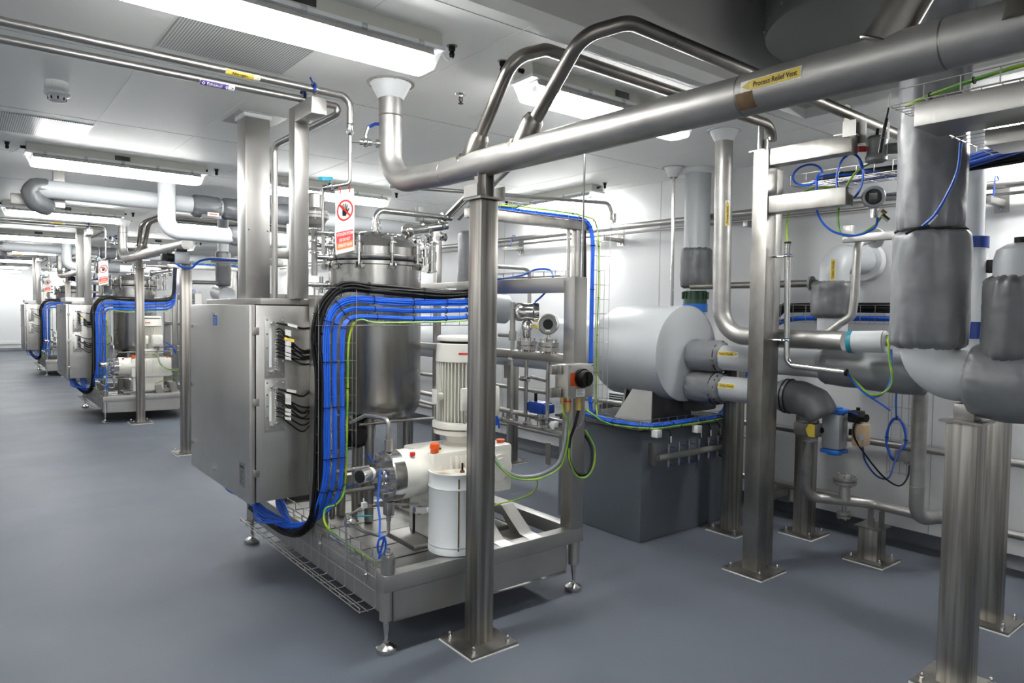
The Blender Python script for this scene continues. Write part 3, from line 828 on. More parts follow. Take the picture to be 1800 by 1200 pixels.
# ---- wire trays and cable bundles around the tank
basket('cable_tray', 'upright wire mesh tray beside the cabinet carrying cables, {w}', (1.505, 3.60, .62), (1.505, 3.60, 1.71), (1, 0, 0), .22, (0, -1, 0), .05, .098, 'upright trays')
basket('cable_tray', 'horizontal wire mesh tray crossing in front of the tank, {w}', (1.49, 3.60, 1.512), (2.62, 3.60, 1.512), (0, 0, 1), .205, (0, -1, 0), .05, .105, 'trays crossing the tank')
m = MB()
for i in range(17):
    y = 4.62 - .108 * i
    m.tube([(1.505, y, .43 if y < 3.7 else .30), (1.505, y, .205), (1.425, y, .205), (1.425, y, .225)], .0024, 6, bend=.01, seg=2)
for (x, z) in ((1.425, .205), (1.425, .225), (1.465, .203), (1.505, .285)): m.tube([(x, 4.63, z), (x, 2.885, z)], .0024, 6)
for z in (.35, .43): m.tube([(1.505, 3.66, z), (1.505, 2.885, z)], .0024, 6)
one(m, 'cable_tray', 'wire', 'wire mesh tray hanging along the left edge of the skid, {w}', 'cable tray', (1.425, 2.9, .2), 'trays along the skid edge')
for y_ in (3.52, 2.98):
    one(MB().box((1.506, y_, .31), (1.513, y_ + .03, .39)).cyl((1.50, y_ + .015, .335), (1.507, y_ + .015, .335), .006, n=8), 'tray_clip', 'shiny', 'small steel clip bolting the hanging tray to the skid edge, {w}', 'clip', (1.506, y_, .31), 'tray clips')
basket('cable_tray', 'shallow wire tray lying on top of the skid edge, {w}', (1.52, 4.2, .375), (1.52, 2.90, .375), (1, 0, 0), .06, (0, 0, 1), .05, .125, 'trays on the skid edge', nl=2)
B = [('outer', 1.555, 1.655, .0185, 11), ('middle', 1.603, 1.605, .0095, 6), ('inner', 1.648, 1.560, .011, 7)]
for nm, xv, zh, rb, cn in B:
    rr = {'outer': .16, 'middle': .12, 'inner': .09}[nm]
    path = [(1.34, 4.35, .52), (1.36, 4.1, .44), (1.42, 3.83, .385), (1.50, 3.64, .43), (xv - .03, 3.575, .55), (xv, 3.565, .72), (xv + .003, 3.565, 1.0), (xv, 3.565, 1.25), (xv + .004, 3.565, zh - rr), (xv + rr * .3, 3.565, zh - rr * .3), (xv + rr, 3.565, zh), (xv + rr + .2, 3.565, zh - .004), (2.12, 3.565, zh - .008), (2.35, 3.565, zh - .004), (2.49, 3.565, zh + .01), (2.575, 3.575, zh + .09), (2.60, 3.59, zh + .22), (2.60, 3.60, 2.2)]
    bundle('cable_bundle', nm + ' bundle of bright blue cables crossing before the tank, {w}', 'cables', path, rb, cn, .0052 if nm == 'outer' else .0048, 'blue', [.26, .31, .37, .43, .49, .55, .63, .70, .76, .82, .88], group=nm + ' blue bundles', normal=(0, -1, 0), squash=.6, wob=.07)
bundle('cable_bundle', 'thick bundle of black cables arching over the blue ones at the tray corner, {w}', 'cables', [(1.36, 4.2, .42), (1.44, 3.8, .34), (1.50, 3.62, .44), (1.515, 3.58, .70), (1.525, 3.575, 1.0), (1.52, 3.575, 1.25), (1.505, 3.575, 1.45), (1.53, 3.57, 1.60), (1.60, 3.565, 1.69), (1.70, 3.565, 1.725), (1.85, 3.565, 1.715), (2.1, 3.565, 1.70), (2.35, 3.565, 1.70), (2.52, 3.565, 1.72), (2.58, 3.58, 1.82), (2.61, 3.6, 2.2)], .028, 9, .0075, 'black', [.45, .55, .65, .75], group='black bundles', normal=(0, -1, 0), squash=.7)
bundle('cable_bundle', 'pair of yellow-green earth cables following the blue bundles down to the skid edge, {w}', 'cables', [(2.55, 3.56, 1.55), (2.4, 3.56, 1.535), (2.12, 3.56, 1.53), (1.85, 3.56, 1.528), (1.76, 3.56, 1.545), (1.715, 3.56, 1.52), (1.685, 3.56, 1.42), (1.68, 3.56, 1.2), (1.676, 3.56, .9), (1.672, 3.56, .70), (1.655, 3.555, .58), (1.61, 3.55, .53), (1.55, 3.56, .51), (1.53, 3.50, .44), (1.545, 3.3, .40), (1.545, 3.1, .395), (1.55, 2.95, .40)], .0045, 2, .0036, 'yg', [.3, .45, .6, .7], group='earth cable pairs')
# loose tails into the cabinet floor
for i in range(14):
    x = 1.24 + .018 * i; y = 3.80 + .05 * (i % 7)
    one(MB().tube(smooth([(x, y, .575), (x + .004, y - .01, .50), (x + .03 + .006 * (i % 3), y - .03, .44), (1.44, 3.80 - .01 * (i % 4), .40)]), .0062, 7), 'cabinet_tail',
        'yg' if i == 6 else 'blue', 'single cable dropping from the underside of the cabinet into the blue bundles, {w}', 'cable', (x, y, .575), 'cabinet tails')
for i in range(6):
    x = 1.25 + .03 * i
    one(MB().tube(smooth([(x, 4.4 - .05 * i, .575), (x + .01, 4.32 - .05 * i, .50), (1.34, 4.2, .46 - .01 * (i % 3)), (1.38, 4.0, .42)]), .0062, 7), 'cabinet_tail', 'blue',
        'single cable dropping from the far underside of the cabinet, {w}', 'cable', (x, 4.4 - .05 * i, .575), 'far cabinet tails')
one(MB().tube(smooth([(1.545, 3.5, .40), (1.55, 3.3, .392), (1.548, 3.1, .39), (1.56, 2.98, .395)]), .006, 8), 'edge_cable', 'blue', 'blue cable lying in the tray on the skid edge, {w}', 'cable', (1.545, 3.5, .4), 'edge cables')
# probe cable with a coil
pc = [(1.640, 3.10, .80), (1.625, 3.08, .76), (1.60, 3.05, .66), (1.595, 3.02, .58), (1.575, 2.98, .50)]
cc = V((1.583, 2.975, .462))
pc += [cc + V((.022 * math.cos(a), 0, .045 * math.sin(a))) for a in [1.2 - .5 * i for i in range(14)]] + [(1.57, 2.98, .40)]
one(MB().tube(smooth(pc, 4), .0055, 8), 'probe_cable', 'blue', 'blue probe cable hanging from the pump head with a small tied coil, {w}', 'cable', (1.64, 3.10, .8), 'probe cables')

# ---- process tank
tc_ = (2.15, 4.15)
t = thing('process_tank', 'polished steel cylindrical tank with a bolted domed lid, {w}', 'tank', (tc_[0], tc_[1], .3), 'process tanks')
MB().lathe([(0, .865), (.10, .870), (.20, .888), (.262, .922), (.290, .965), (.298, 1.02), (.298, 1.88), (.31, 1.885), (.31, 1.905)], (*tc_, 0), n=72).build('shell', 'vessel', t)
MB().lathe([(.31, 1.915), (.312, 1.918), (.312, 1.94), (.300, 1.945), (.300, 1.995), (.29, 2.005), (.25, 2.045), (.18, 2.082), (.10, 2.104), (0, 2.112)], (*tc_, 0), n=72).build('lid', 'vessel', t)
MB().lathe([(.300, 1.903), (.303, 1.903), (.303, 1.917), (.300, 1.917)], (*tc_, 0), n=72).build('gasket', 'black', t)
for i in range(10):
    a = 2 * PI * (i + .35) / 10 - 1.95
    dx, dy = math.cos(a), math.sin(a)
    P = lambda r, s, z: (tc_[0] + dx * r - dy * s, tc_[1] + dy * r + dx * s, z)
    b = MB()
    for s in (-.016, .016): b.cyl(P(.325, s - .004, 1.875), P(.325, s + .004, 1.875), .021, n=14); b.bar(P(.30, s, 1.875), P(.325, s, 1.875), .008, .03)
    b.build('clamp_lug', 'shiny', t)
    cl = MB().cyl(P(.325, 0, 1.875), P(.325, 0, 2.06), .0075, n=10).cyl(P(.325, 0, 1.955), P(.325, 0, 2.015), .016, n=14).cyl(P(.325, 0, 2.03), P(.325, 0, 2.045), .013, n=12).build('swing_bolt', 'shiny', t)
    MB().tube([P(.325, -.028, 2.062), P(.325, .028, 2.062)], .009, 8).sphere(P(.325, 0, 2.064), .016, 12, (1, 1, .7)).build('bolt_knob', 'shiny', cl)
    MB().box(P(.285, -.014, 1.995), P(.285 + .0, .014, 2.0)).bar(P(.27, 0, 2.005), P(.345, 0, 2.018), .034, .012).build('clamp_bridge', 'shiny', t)
for (a, z1_) in ((-2.2, .27), (-.2, .27), (1.6, .27), (2.9, .27)):
    x, y = tc_[0] + .22 * math.cos(a), tc_[1] + .22 * math.sin(a)
    MB().cyl((x, y, .26), (x, y, .93), .029, n=18).build('leg', 'steel', t)
MB().tube([(2.105, 4.06, 2.10), (2.105, 4.06, 2.24), (2.68, 4.06, 2.24)], .019, 14, bend=.055).cyl((2.105, 4.06, 2.115), (2.105, 4.06, 2.13), .034, n=20).build('lid_pipe', 'shiny', t)
MB().cyl((2.60, 4.06, 2.24), (2.63, 4.06, 2.24), .032, n=20).build('pipe_clamp', 'shiny', t)
MB().cyl((2.105, 4.06, 2.15), (2.105, 4.06, 2.17), .030, n=20).build('pipe_clamp', 'shiny', t)
# side nozzles near the rim level
MB().tube([(2.38, 3.93, 1.735), (2.55, 3.85, 1.735)], .014, 12).cyl((2.51, 3.868, 1.735), (2.52, 3.863, 1.735), .026, n=18).cyl((2.575, 3.84, 1.735), (2.53, 3.86, 1.735), .024, n=18).build('side_nozzle', 'shiny', t)
MB().tube([(1.88, 4.1, 1.75), (1.62, 4.1, 1.75)], .014, 12).cyl((1.80, 4.1, 1.75), (1.79, 4.1, 1.75), .027, n=18).cyl((1.755, 4.1, 1.70), (1.755, 4.1, 1.80), .012, n=12).build('side_nozzle', 'shiny', t)

# ---- lid valves and pipework right of the lid
t = thing('lid_valve_set', 'cluster of small polished valves and fittings above the right of the tank lid, {w}', 'valves', (2.4, 4.1, 2.05), 'lid valve clusters')
m = MB().tube([(2.36, 4.2, 2.06), (2.40, 4.15, 2.14), (2.52, 4.1, 2.16), (2.66, 4.08, 2.19)], .028, 14, bend=.05)
m.sphere((2.40, 4.16, 2.14), .048, 16).build('valve_body', 'shiny', t)
for k, (x, y, z) in enumerate(((2.52, 4.12, 2.16), (2.62, 4.1, 2.19), (2.47, 4.2, 2.08), (2.57, 4.2, 2.10), (2.66, 4.15, 2.12))):
    q = thing  # noqa
    MB().sphere((x, y, z), .030, 14).cyl((x - .03, y, z), (x - .022, y, z), .034, n=18).cyl((x + .03, y, z), (x + .022, y, z), .034, n=18).cyl((x, y - .05, z - .01), (x, y, z), .014, n=10).build('valve_ball', 'shiny', t)
for (x, y) in ((2.49, 4.0), (2.545, 4.06), (2.44, 4.42), (2.60, 4.2)):
    MB().cyl((x, y, 1.86), (x, y, 2.06), .012, n=12).cyl((x, y, 1.93), (x, y, 2.0), .020, n=14).cyl((x, y, 2.05), (x, y, 2.06), .030, n=18).cyl((x, y, 1.86), (x, y, 1.872), .024, n=18).build('riser', 'shiny', t)
MB().box((2.50, 4.2, 2.22), (2.545, 4.24, 2.32), .004).box((2.54, 4.19, 2.20), (2.66, 4.27, 2.27), .01).build('limit_switch', 'greyp', t)
t = thing('slanted_channel', 'pair of slanted polished tubes rising towards the vent pipe above the tank, {w}', 'pipe', (2.62, 4.0, 2.25), 'slanted tubes')
MB().bar((2.62, 4.0, 2.25), (2.62, 3.45, 2.50), .05, .012, (1, 0, 0)).bar((2.62, 4.0, 2.25), (2.62, 3.45, 2.50), .012, .05, (1, 0, 0)).build('channel', 'steel', t)
MB().tube([(2.69, 3.98, 2.23), (2.69, 3.43, 2.48)], .015, 12).build('tube', 'shiny', t)

# ---- regulator stack left of the tank
rx, ry = 1.668, 4.0
t = thing('pressure_regulator', 'flanged steel pressure regulator with a domed top, beside the arm post, {w}', 'regulator', (rx, ry, 1.9), 'pressure regulators')
MB().lathe([(0, 2.29), (.03, 2.288), (.042, 2.28), (.044, 2.27), (.044, 2.20), (.07, 2.185), (.078, 2.17)], (rx, ry, 0), n=32).build('bonnet', 'pipe', t)
m = MB(); flange(m, (rx, ry, 2.165), (0, 0, 1), .085, .016); flange(m, (rx, ry, 2.146), (0, 0, 1), .085, .016); bolts(m, (rx, ry, 2.156), (0, 0, 1), .072, .06, 10, .006)
m.build('flange', 'pipe', t)
MB().lathe([(.075, 2.138), (.06, 2.10), (.025, 2.08), (.018, 2.05), (.018, 1.80)], (rx, ry, 0), n=28).build('body', 'pipe', t)
MB().tube([(rx - .07, ry - .03, 2.20), (rx - .12, ry - .04, 2.205)], .011, 10).cyl((rx - .12, ry - .04, 2.205), (rx - .135, ry - .043, 2.205), .017, n=12).build('side_port', 'steel', t)
for z in (2.075, 2.0, 1.93):
    MB().cyl((rx - .0, ry, z), (rx, ry, z + .012), .030, n=18).cyl((rx, ry - .03, z - .02), (rx + .08, ry - .03, z - .02), .014, n=12).sphere((rx + .09, ry - .03, z - .02), .022, 12).build('outlet_fitting', 'shiny', t)
MB().box((rx + .02, ry - .06, 1.93), (rx + .04, ry - .057, 2.04)).build('tag_plate', 'steel', t)
t = thing('ball_valve', 'small ball valve with a teal lever on the nitrogen drop pipe, {w}', 'valve', (1.585, 3.56, 2.26), 'teal-lever valves')
MB().cyl((1.60, 3.55, 2.262), (1.54, 3.58, 2.25), .016, n=14).sphere((1.575, 3.56, 2.256), .024, 14).cyl((1.575, 3.56, 2.26), (1.575, 3.56, 2.295), .009, n=10).build('valve_body', 'shiny', t)
MB().bar((1.575, 3.555, 2.298), (1.50, 3.52, 2.285), .026, .018).build('lever', 'teal', t)
MB().tube([(1.54, 3.58, 2.25), (1.535, 3.59, 2.14)], .006, 8).tube([(1.55, 3.60, 2.25), (1.55, 3.60, 2.02)], .009, 8).build('tail_tube', 'steel', t)

# ---- hanging sign
t = thing('caution_sign', 'hanging white do-not-touch sign with a red ring over a black hand, {w}', 'sign', (1.645, 3.53, 2.24), 'do-not-touch signs')
sa = V((1.573, 3.50, 0)); sb = V((1.700, 3.535, 0)); u = (sb - sa).normalized(); vv = V((0, 0, 1)); wS, hS = (sb - sa).length, .335
so = (sa + sb) / 2 + V((0, 0, 2.075))
fs_ = lambda e: flatmap(so, u, V((.0, .0, 1)) + u * -.02, e)
F = fs_(0); nrm = u.cross(V((0, 0, 1)))
N = 8
vs = []; 
def curl(a, b, e): return fs_(e)(a, b) + nrm * (.003 * math.sin(b * 18) + .012 * (a / wS) ** 2)
def SM(e): return lambda a, b: curl(a, b, e)
m = MB(); vs = []; nx, nz_ = 6, 12
for j_ in range(nz_ + 1):
    for i in range(nx + 1): vs.append(SM(0)(-wS / 2 + wS * i / nx, -hS / 2 + hS * j_ / nz_ + (.035 * (i / nx - .5))))
m.add(vs, [(j_ * (nx + 1) + i, j_ * (nx + 1) + i + 1, (j_ + 1) * (nx + 1) + i + 1, (j_ + 1) * (nx + 1) + i) for j_ in range(nz_) for i in range(nx)])
m.build('board', 'labw', t)
tl = lambda e: (lambda a, b: curl(a, b + .035 * (a / wS), e))
R1, R0, cb_ = .056, .047, .058
ring = MB()
vs = [tl(.0015)(r * math.cos(q), cb_ + r * math.sin(q)) for r in (R0, R1) for q in [2 * PI * k / 40 for k in range(40)]]
ring.add(vs, [(k, (k + 1) % 40, 40 + (k + 1) % 40, 40 + k) for k in range(40)]).build('prohibition_ring', 'red', t)
hd = []
def hand(pts): patch([(a * .9, cb_ + b * .9) for a, b in pts], tl(.0012), 'hand_symbol', 'black', t)
hand([(-.018, -.030), (.008, -.034), (.016, -.015), (.018, .004), (-.016, .006), (-.020, -.008)])
for a0_, ln in ((-.013, .030), (-.005, .038), (.004, .037), (.012, .029)):
    dx = a0_ * .55
    hand([(a0_ - .0035, .002), (a0_ + .0035, .002), (a0_ + .0035 + dx, .002 + ln), (a0_ - .0030 + dx, .002 + ln)])
hand([(.013, -.022), (.020, -.018), (.036, .008), (.031, .011), (.016, -.004)])
patch([(-.040, cb_ + .030), (-.034, cb_ + .038), (.040, cb_ - .030), (.034, cb_ - .038)], tl(.0020), 'prohibition_bar', 'red', t)
patch((-.058, -.110, .058, -.052), tl(.0010), 'red_panel', 'labred', t)
patch((-.058, -.147, .058, -.110), tl(.0010), 'orange_panel', 'laborg', t)
for k, s in enumerate(('NITROGEN SYSTEM', 'LIVE DO NOT', 'OPERATE VALVE')):
    text_on(s, .0235, (lambda a, b, k=k: tl(.0022)(a, b - .068 - .030 * k)), 'lettering', 'labw', t, bold=.0004, width=(.108, .076, .096)[k])
for a in (-.03, .035):
    p = tl(.001)(a, hS / 2 - .008)
    MB().tube([p + V((0, 0, -.01)), p + V((0, -.006, .012)), p + V((0, .004, .028)), p + V((0, .012, .01)), p + V((0, 0, -.01))], .0018, 6).build('cable_tie', 'red', t)

# ---- vertical gear motor and pump
mx, my = 2.18, 3.18
t = thing('gear_motor', 'cream vertical electric motor with cooling fins standing on its gearbox, {w}', 'motor', (mx, my, .87), 'cream vertical motors')
MB().lathe([(0, 1.468), (.125, 1.466), (.138, 1.458), (.141, 1.445), (.138, 1.437)], (mx, my, 0), n=48).build('rain_cap', 'cream', t)
MB().cyl((mx, my, 1.42), (mx, my, 1.438), .12, n=32).build('air_gap', 'black', t)
MB().lathe([(.136, 1.425), (.140, 1.42), (.145, 1.33), (.145, 1.325)], (mx, my, 0), n=48).build('fan_cowl', 'cream', t)
m = MB().cyl((mx, my, 1.0), (mx, my, 1.326), .112, n=48)
for i in range(44):
    a = 2 * PI * i / 44
    m.bar((mx + .124 * math.cos(a), my + .124 * math.sin(a), 1.0), (mx + .124 * math.cos(a), my + .124 * math.sin(a), 1.322), .032 if False else .005, .034, (math.cos(a), math.sin(a), 0))
m.build('finned_body', 'cream', t)
MB().lathe([(.14, 1.0), (.158, .995), (.162, .985), (.162, .965), (.15, .958), (.09, .95)], (mx, my, 0), n=48).build('mount_flange', 'cream', t)
bq = MB().box((mx - .02, my - .20, 1.03), (mx + .12, my - .10, 1.20), .02).build('terminal_box', 'cream', t)
MB().cyl((mx + .05, my - .205, 1.115), (mx + .05, my - .21, 1.115), .055, n=28).build('terminal_lid', 'cream', bq)
MB().box((mx - .098, my - .150, 1.07), (mx - .058, my - .128, 1.19), .004).build('rating_box', 'cream', t)
MB().cyl((mx - .145, my - .02, 1.14), (mx - .185, my - .02, 1.14), .022, n=16).box((mx - .19, my - .045, 1.10), (mx - .183, my + .005, 1.18), .002).build('lifting_eye', 'cream', t)
for i in range(4):
    a = PI * (i / 2 + .25) + .3; MB().cyl((mx + .148 * math.cos(a), my + .148 * math.sin(a), .95), (mx + .148 * math.cos(a), my + .148 * math.sin(a), 1.12), .006, n=8).build('tie_bolt', 'shiny', t)
am = cylmap((mx, my, 1.372), (-math.sin(-2.35), math.cos(-2.35), 0), (0, 0, 1), 1, 0)
def arc(a, b): # wraps round the cowl
    q = -2.30 + a / .145; return V((mx + .1455 * math.cos(q), my + .1455 * math.sin(q), 1.372 + b))
patch([(0, -.005), (.03, -.005), (.055, -.005), (.055, .005), (.03, .005), (0, .005)], arc, 'direction_arrow', 'red', t)
patch([(.055, -.010), (.075, 0), (.055, .010)], arc, 'direction_arrow', 'red', t)
# gearbox and diaphragm pump
t = thing('dosing_pump', 'cream horizontal dosing pump with a bolted steel head and red vent caps, {w}', 'pump', (1.95, 3.11, .5), 'cream dosing pumps')
MB().lathe([(.155, .955), (.152, .93), (.09, .925), (.085, .88), (.10, .875), (.12, .85)], (mx, my, 0), n=40).build('coupling_housing', 'cream', t)
MB().box((1.90, 3.02, .60), (2.42, 3.34, .865), .022).build('gearbox', 'cream', t)
m = MB()
for i in range(6): m.box((2.0 + .032 * i, 3.008, .66), (2.012 + .032 * i, 3.022, .84), .003)
m.build('gearbox_ribs', 'cream', t)
MB().cyl((2.33, 3.02, .74), (2.33, 3.005, .74), .075, n=36).cyl((2.33, 3.006, .74), (2.33, 3.0, .74), .055, n=36).build('bearing_cover', 'cream', t)
MB().lathe([(.128, 0), (.128, .07), (.120, .085), (.118, .16), (.128, .20)], (1.745, 3.14, .755), (1, 0, 0), 44).build('pump_neck', 'cream', t)
MB().lathe([(0, -.03), (.124, -.03), (.130, -.025), (.130, .036), (.1, .038)], (1.71, 3.14, .755), (1, 0, 0), 44).build('pump_head', 'shiny', t)
m = MB(); bolts(m, (1.672, 3.14, .755), (1, 0, 0), .10, .035, 8, .0165); m.sphere((1.675, 3.14, .755), .045, 16, (.5, 1, 1)); m.build('head_bolts', 'shiny', t)
MB().box((1.92, 3.06, .40), (2.32, 3.30, .60), .015).build('pedestal', 'cream', t)
MB().box((1.80, 3.04, .372), (2.42, 3.34, .40), .004).build('pump_base', 'steel', t)
MB().lathe([(.022, .865), (.022, .885), (.026, .887), (.024, .91), (.018, .914), (0, .914)], (1.925, 3.05, 0), n=20).build('vent_cap', 'orange', t)
MB().lathe([(.020, .865), (.020, .873), (.024, .875), (.024, .882), (0, .884)], (2.38, 3.08, 0), n=20).build('vent_cap', 'orange', t)
MB().lathe([(.032, .864), (.032, .872), (.028, .876), (0, .876)], (1.965, 3.11, 0), n=24).build('filler_cap', 'black', t)
MB().lathe([(.034, .864), (.036, .868), (.034, .870)], (1.965, 3.11, 0), n=24).build('filler_ring', 'yellow', t)
MB().cyl((1.80, 3.06, .862), (1.80, 3.06, .878), .014, n=14).build('plug', 'red', t)
# suction and discharge pipework of the pump
MB().hexn((1.695, 3.12, .885), (1.695, 3.12, .945), .022).hexn((1.695, 3.12, .945), (1.695, 3.12, .97), .014).tube([(1.695, 3.12, .96), (1.695, 3.12, 1.05), (1.68, 3.35, 1.04), (1.80, 3.77, .935)], .0105, 12, bend=.04).build('discharge_tube', 'steel', t)
MB().box((1.675, 3.09, .56), (1.715, 3.14, .63), .004).hexn((1.695, 3.115, .53), (1.695, 3.115, .56), .013).tube([(1.695, 3.115, .55), (1.695, 3.115, .44), (1.56, 3.14, .50), (1.50, 3.16, .545)], .0095, 12, bend=.03).build('suction_tube', 'steel', t)
m = MB().cyl((1.53, 3.13, .545), (1.47, 3.14, .555), .018, n=14).sphere((1.50, 3.14, .55), .026, 14).cyl((1.50, 3.14, .55), (1.495, 3.10, .565), .012, n=10)
m.tube([(1.475, 3.14, .60), (1.475, 3.14, .36)], .006, 8).tube([(1.475, 3.14, .585), (1.60, 3.2, .60), (1.95, 3.2, .56)], .007, 8, bend=.02)
m.build('suction_valve', 'shiny', t)
MB().bar((1.52, 3.12, .585), (1.60, 3.10, .575), .018, .005).build('valve_lever', 'teal', t)
MB().hexn((1.80, 3.04, .585), (1.89, 3.04, .572), .018).sphere((1.84, 3.05, .575), .024, 12).tube([(1.88, 3.04, .575), (1.90, 3.03, .565), (1.90, 3.03, .44)], .009, 10, bend=.02).build('drain_valve', 'shiny', t)
MB().box((1.865, 3.02, .565), (1.89, 3.045, .59), .003).build('tube_clip', 'plastic', t)
MB().box((1.575, 3.16, .60), (1.60, 3.185, .63), .003).build('tube_clip', 'plastic', t)
MB().box((1.80, 3.05, .46), (1.812, 3.055, .575)).build('hanging_tag', 'black', t)
t = thing('pressure_gauge', 'small round steel pressure gauge in front of the pump head, {w}', 'gauge', (1.56, 3.12, .79), 'pump gauges')
MB().cyl((1.525, 3.09, .785), (1.575, 3.11, .787), .036, n=28).cyl((1.52, 3.088, .785), (1.526, 3.09, .785), .038, n=28).build('case', 'shiny', t)
MB().cyl((1.516, 3.0864, .785), (1.5205, 3.088, .785), .031, n=24).build('dial', 'glass', t)
MB().cyl((1.5755, 3.11, .787), (1.60, 3.12, .787), .030, n=20).build('case_label', 'labw', t)
MB().tube([(1.60, 3.12, .787), (1.68, 3.13, .79)], .010, 10).hexn((1.625, 3.122, .787), (1.65, 3.126, .787), .016).build('stem', 'steel', t)
t = thing('agitator_drive', 'dark round flanged drive unit beneath the tank, {w}', 'drive', (1.96, 4.05, .6), 'agitator drives')
MB().lathe([(0, 0), (.05, 0), (.055, .02), (.055, .05), (.082, .055), (.085, .07), (.085, .10)], (1.93, 3.93, .815), (.2, .98, 0), 36).build('flanged_body', 'black', t)
MB().lathe([(.083, .09), (.09, .095), (.09, .125), (0, .125)], (1.93, 3.93, .815), (.2, .98, 0), 36).build('back_ring', 'shiny', t)
MB().tube([(1.96, 4.05, .75), (1.96, 4.05, .26)], .02, 12).build('bracket', 'steel', t)
t = thing('tank_outlet_pipework', 'low steel pipe loop with clamps under the tank, {w}', 'pipe', (1.7, 3.9, .6), 'tank outlet loops')
MB().tube([(1.66, 3.72, .40), (1.66, 3.72, .70), (1.70, 3.9, .74), (2.1, 4.1, .74), (2.15, 4.15, .87)], .018, 12, bend=.05).build('outlet_pipe', 'shiny', t)
MB().tube([(1.62, 3.75, .66), (2.6, 3.75, .66)], .013, 10).cyl((1.95, 3.75, .66), (1.99, 3.75, .66), .024, n=16).cyl((1.64, 3.75, .66), (1.68, 3.75, .66), .026, n=16).cyl((2.2, 3.75, .64), (2.2, 3.75, .70), .02, n=12).build('cross_pipe', 'steel', t)
one(MB().tube(smooth([(1.95, 3.86, .72), (1.99, 3.85, .64), (1.97, 3.84, .58), (1.8, 3.8, .55), (1.70, 3.75, .60)]), .006, 8), 'drive_lead', 'blue', 'thin blue lead curling beneath the dark round drive, {w}', 'cable', (1.95, 3.86, .72), 'drive leads')

# ---- vent header
t = thing('vent_header', 'large bore steel vent pipe dropping from the ceiling and running towards the camera, {w}', 'pipe', (1.90, 3.448, ZC), 'vent headers')
def vent(nose): return [(1.875, 3.448, 2.78), (1.90, 3.43, 2.295), (1.938, 2.90, 2.292), (1.938, nose, 2.24)]
HDR = t
hdr_main = MB().tube([(1.872, 3.448, 2.80), (1.872, 3.445, 2.297), (1.94, 3.0, 2.297), (1.94, -2.5 if True else 0, 2.262)], .0635, 40, bend=.17, seg=12).build('header_pipe', 'pipe', t)
for y in (2.98, 1.28, .71):
    MB().lathe([(.0630, -.003), (.0643, -.0015), (.0643, .0015), (.0630, .003)], (1.94, y, 2.297 - .0064 * (3 - y)), (0, 1, 0), 36).build('weld_seam', 'piped', t)
MB().lathe([(.0635, -.004), (.065, 0), (.0635, .004)], (1.872, 3.447, 2.66), (0, 0, 1), 36).build('weld_seam', 'piped', t)
MB().lathe([(.0665, 2.752), (.071, 2.756), (.105, 2.822), (.112, 2.832), (.112, ZC - .001)], (1.872, 3.447, 0), n=40).build('ceiling_seal', 'plastic', t)
m = MB().lathe([(.130, ZC - .006), (.130, ZC), (.10, ZC)], (1.872, 3.447, 0), n=40)
m.lathe([(.10, ZC - .006), (.130, ZC - .006)], (1.872, 3.447, 0), n=40).build('seal_ring', 'steel', t)
for i in range(10):
    a = 2 * PI * i / 10; MB().cyl((1.872 + .122 * math.cos(a), 3.447 + .122 * math.sin(a), ZC - .012), (1.872 + .122 * math.cos(a), 3.447 + .122 * math.sin(a), ZC - .005), .006, n=8).build('seal_screw', 'shiny', t)
def lateral(y0, dz=0.0):
    a = V((1.94, y0, 2.29)); b = V((1.94, y0 - .098, 2.29 + .13))
    MB().tube([a, b, b + (b - a).normalized() * .004, b + (b - a).normalized() * .022], [.052, .046, .043, .035], 28).build('lateral_tee', 'piped', t)
    MB().tube([a + V((0, .0, .030)), a + V((0, -.012, .045))], [.062, .05], 28).build('tee_weld', 'piped', t)
lateral(2.80); lateral(2.41)
b1 = [(1.94, 2.715, 2.405), (1.94, 2.47, 2.72), (1.99, 2.43, 2.815)]
t1 = thing('branch_pipe', 'shorter bent branch pipe off the vent pipe, nearer the ceiling cone, {w}', 'pipe', b1[0], 'first branch pipes')
MB().tube([(1.94, 2.73, 2.385), (1.94, 2.455, 2.725), (2.12, 2.44, 2.798), (4.0, 2.44, 2.785), (4.0, 2.44, 2.69)], .0295, 24, bend=.12, seg=9).build('branch_run', 'piped', t1)
MB().tube([(1.94, 2.645, 2.493), (1.94, 2.640, 2.499)], .0312, 24).build('weld_seam', 'piped', t1)
t1 = thing('branch_pipe', 'taller bent branch pipe off the vent pipe, farther from the ceiling cone, {w}', 'pipe', (1.94, 2.33, 2.38), 'second branch pipes')
MB().tube([(1.94, 2.335, 2.385), (1.94, 2.02, 2.69), (2.10, 1.92, 2.755), (5.16, 1.90, 2.70)], .0295, 24, bend=.14, seg=9).build('branch_run', 'piped', t1)
MB().tube([(1.94, 2.19, 2.525), (1.94, 2.185, 2.53)], .0312, 24).tube([(2.36, 1.919, 2.75), (2.366, 1.919, 2.75)], .0312, 24).build('weld_seam', 'piped', t1)
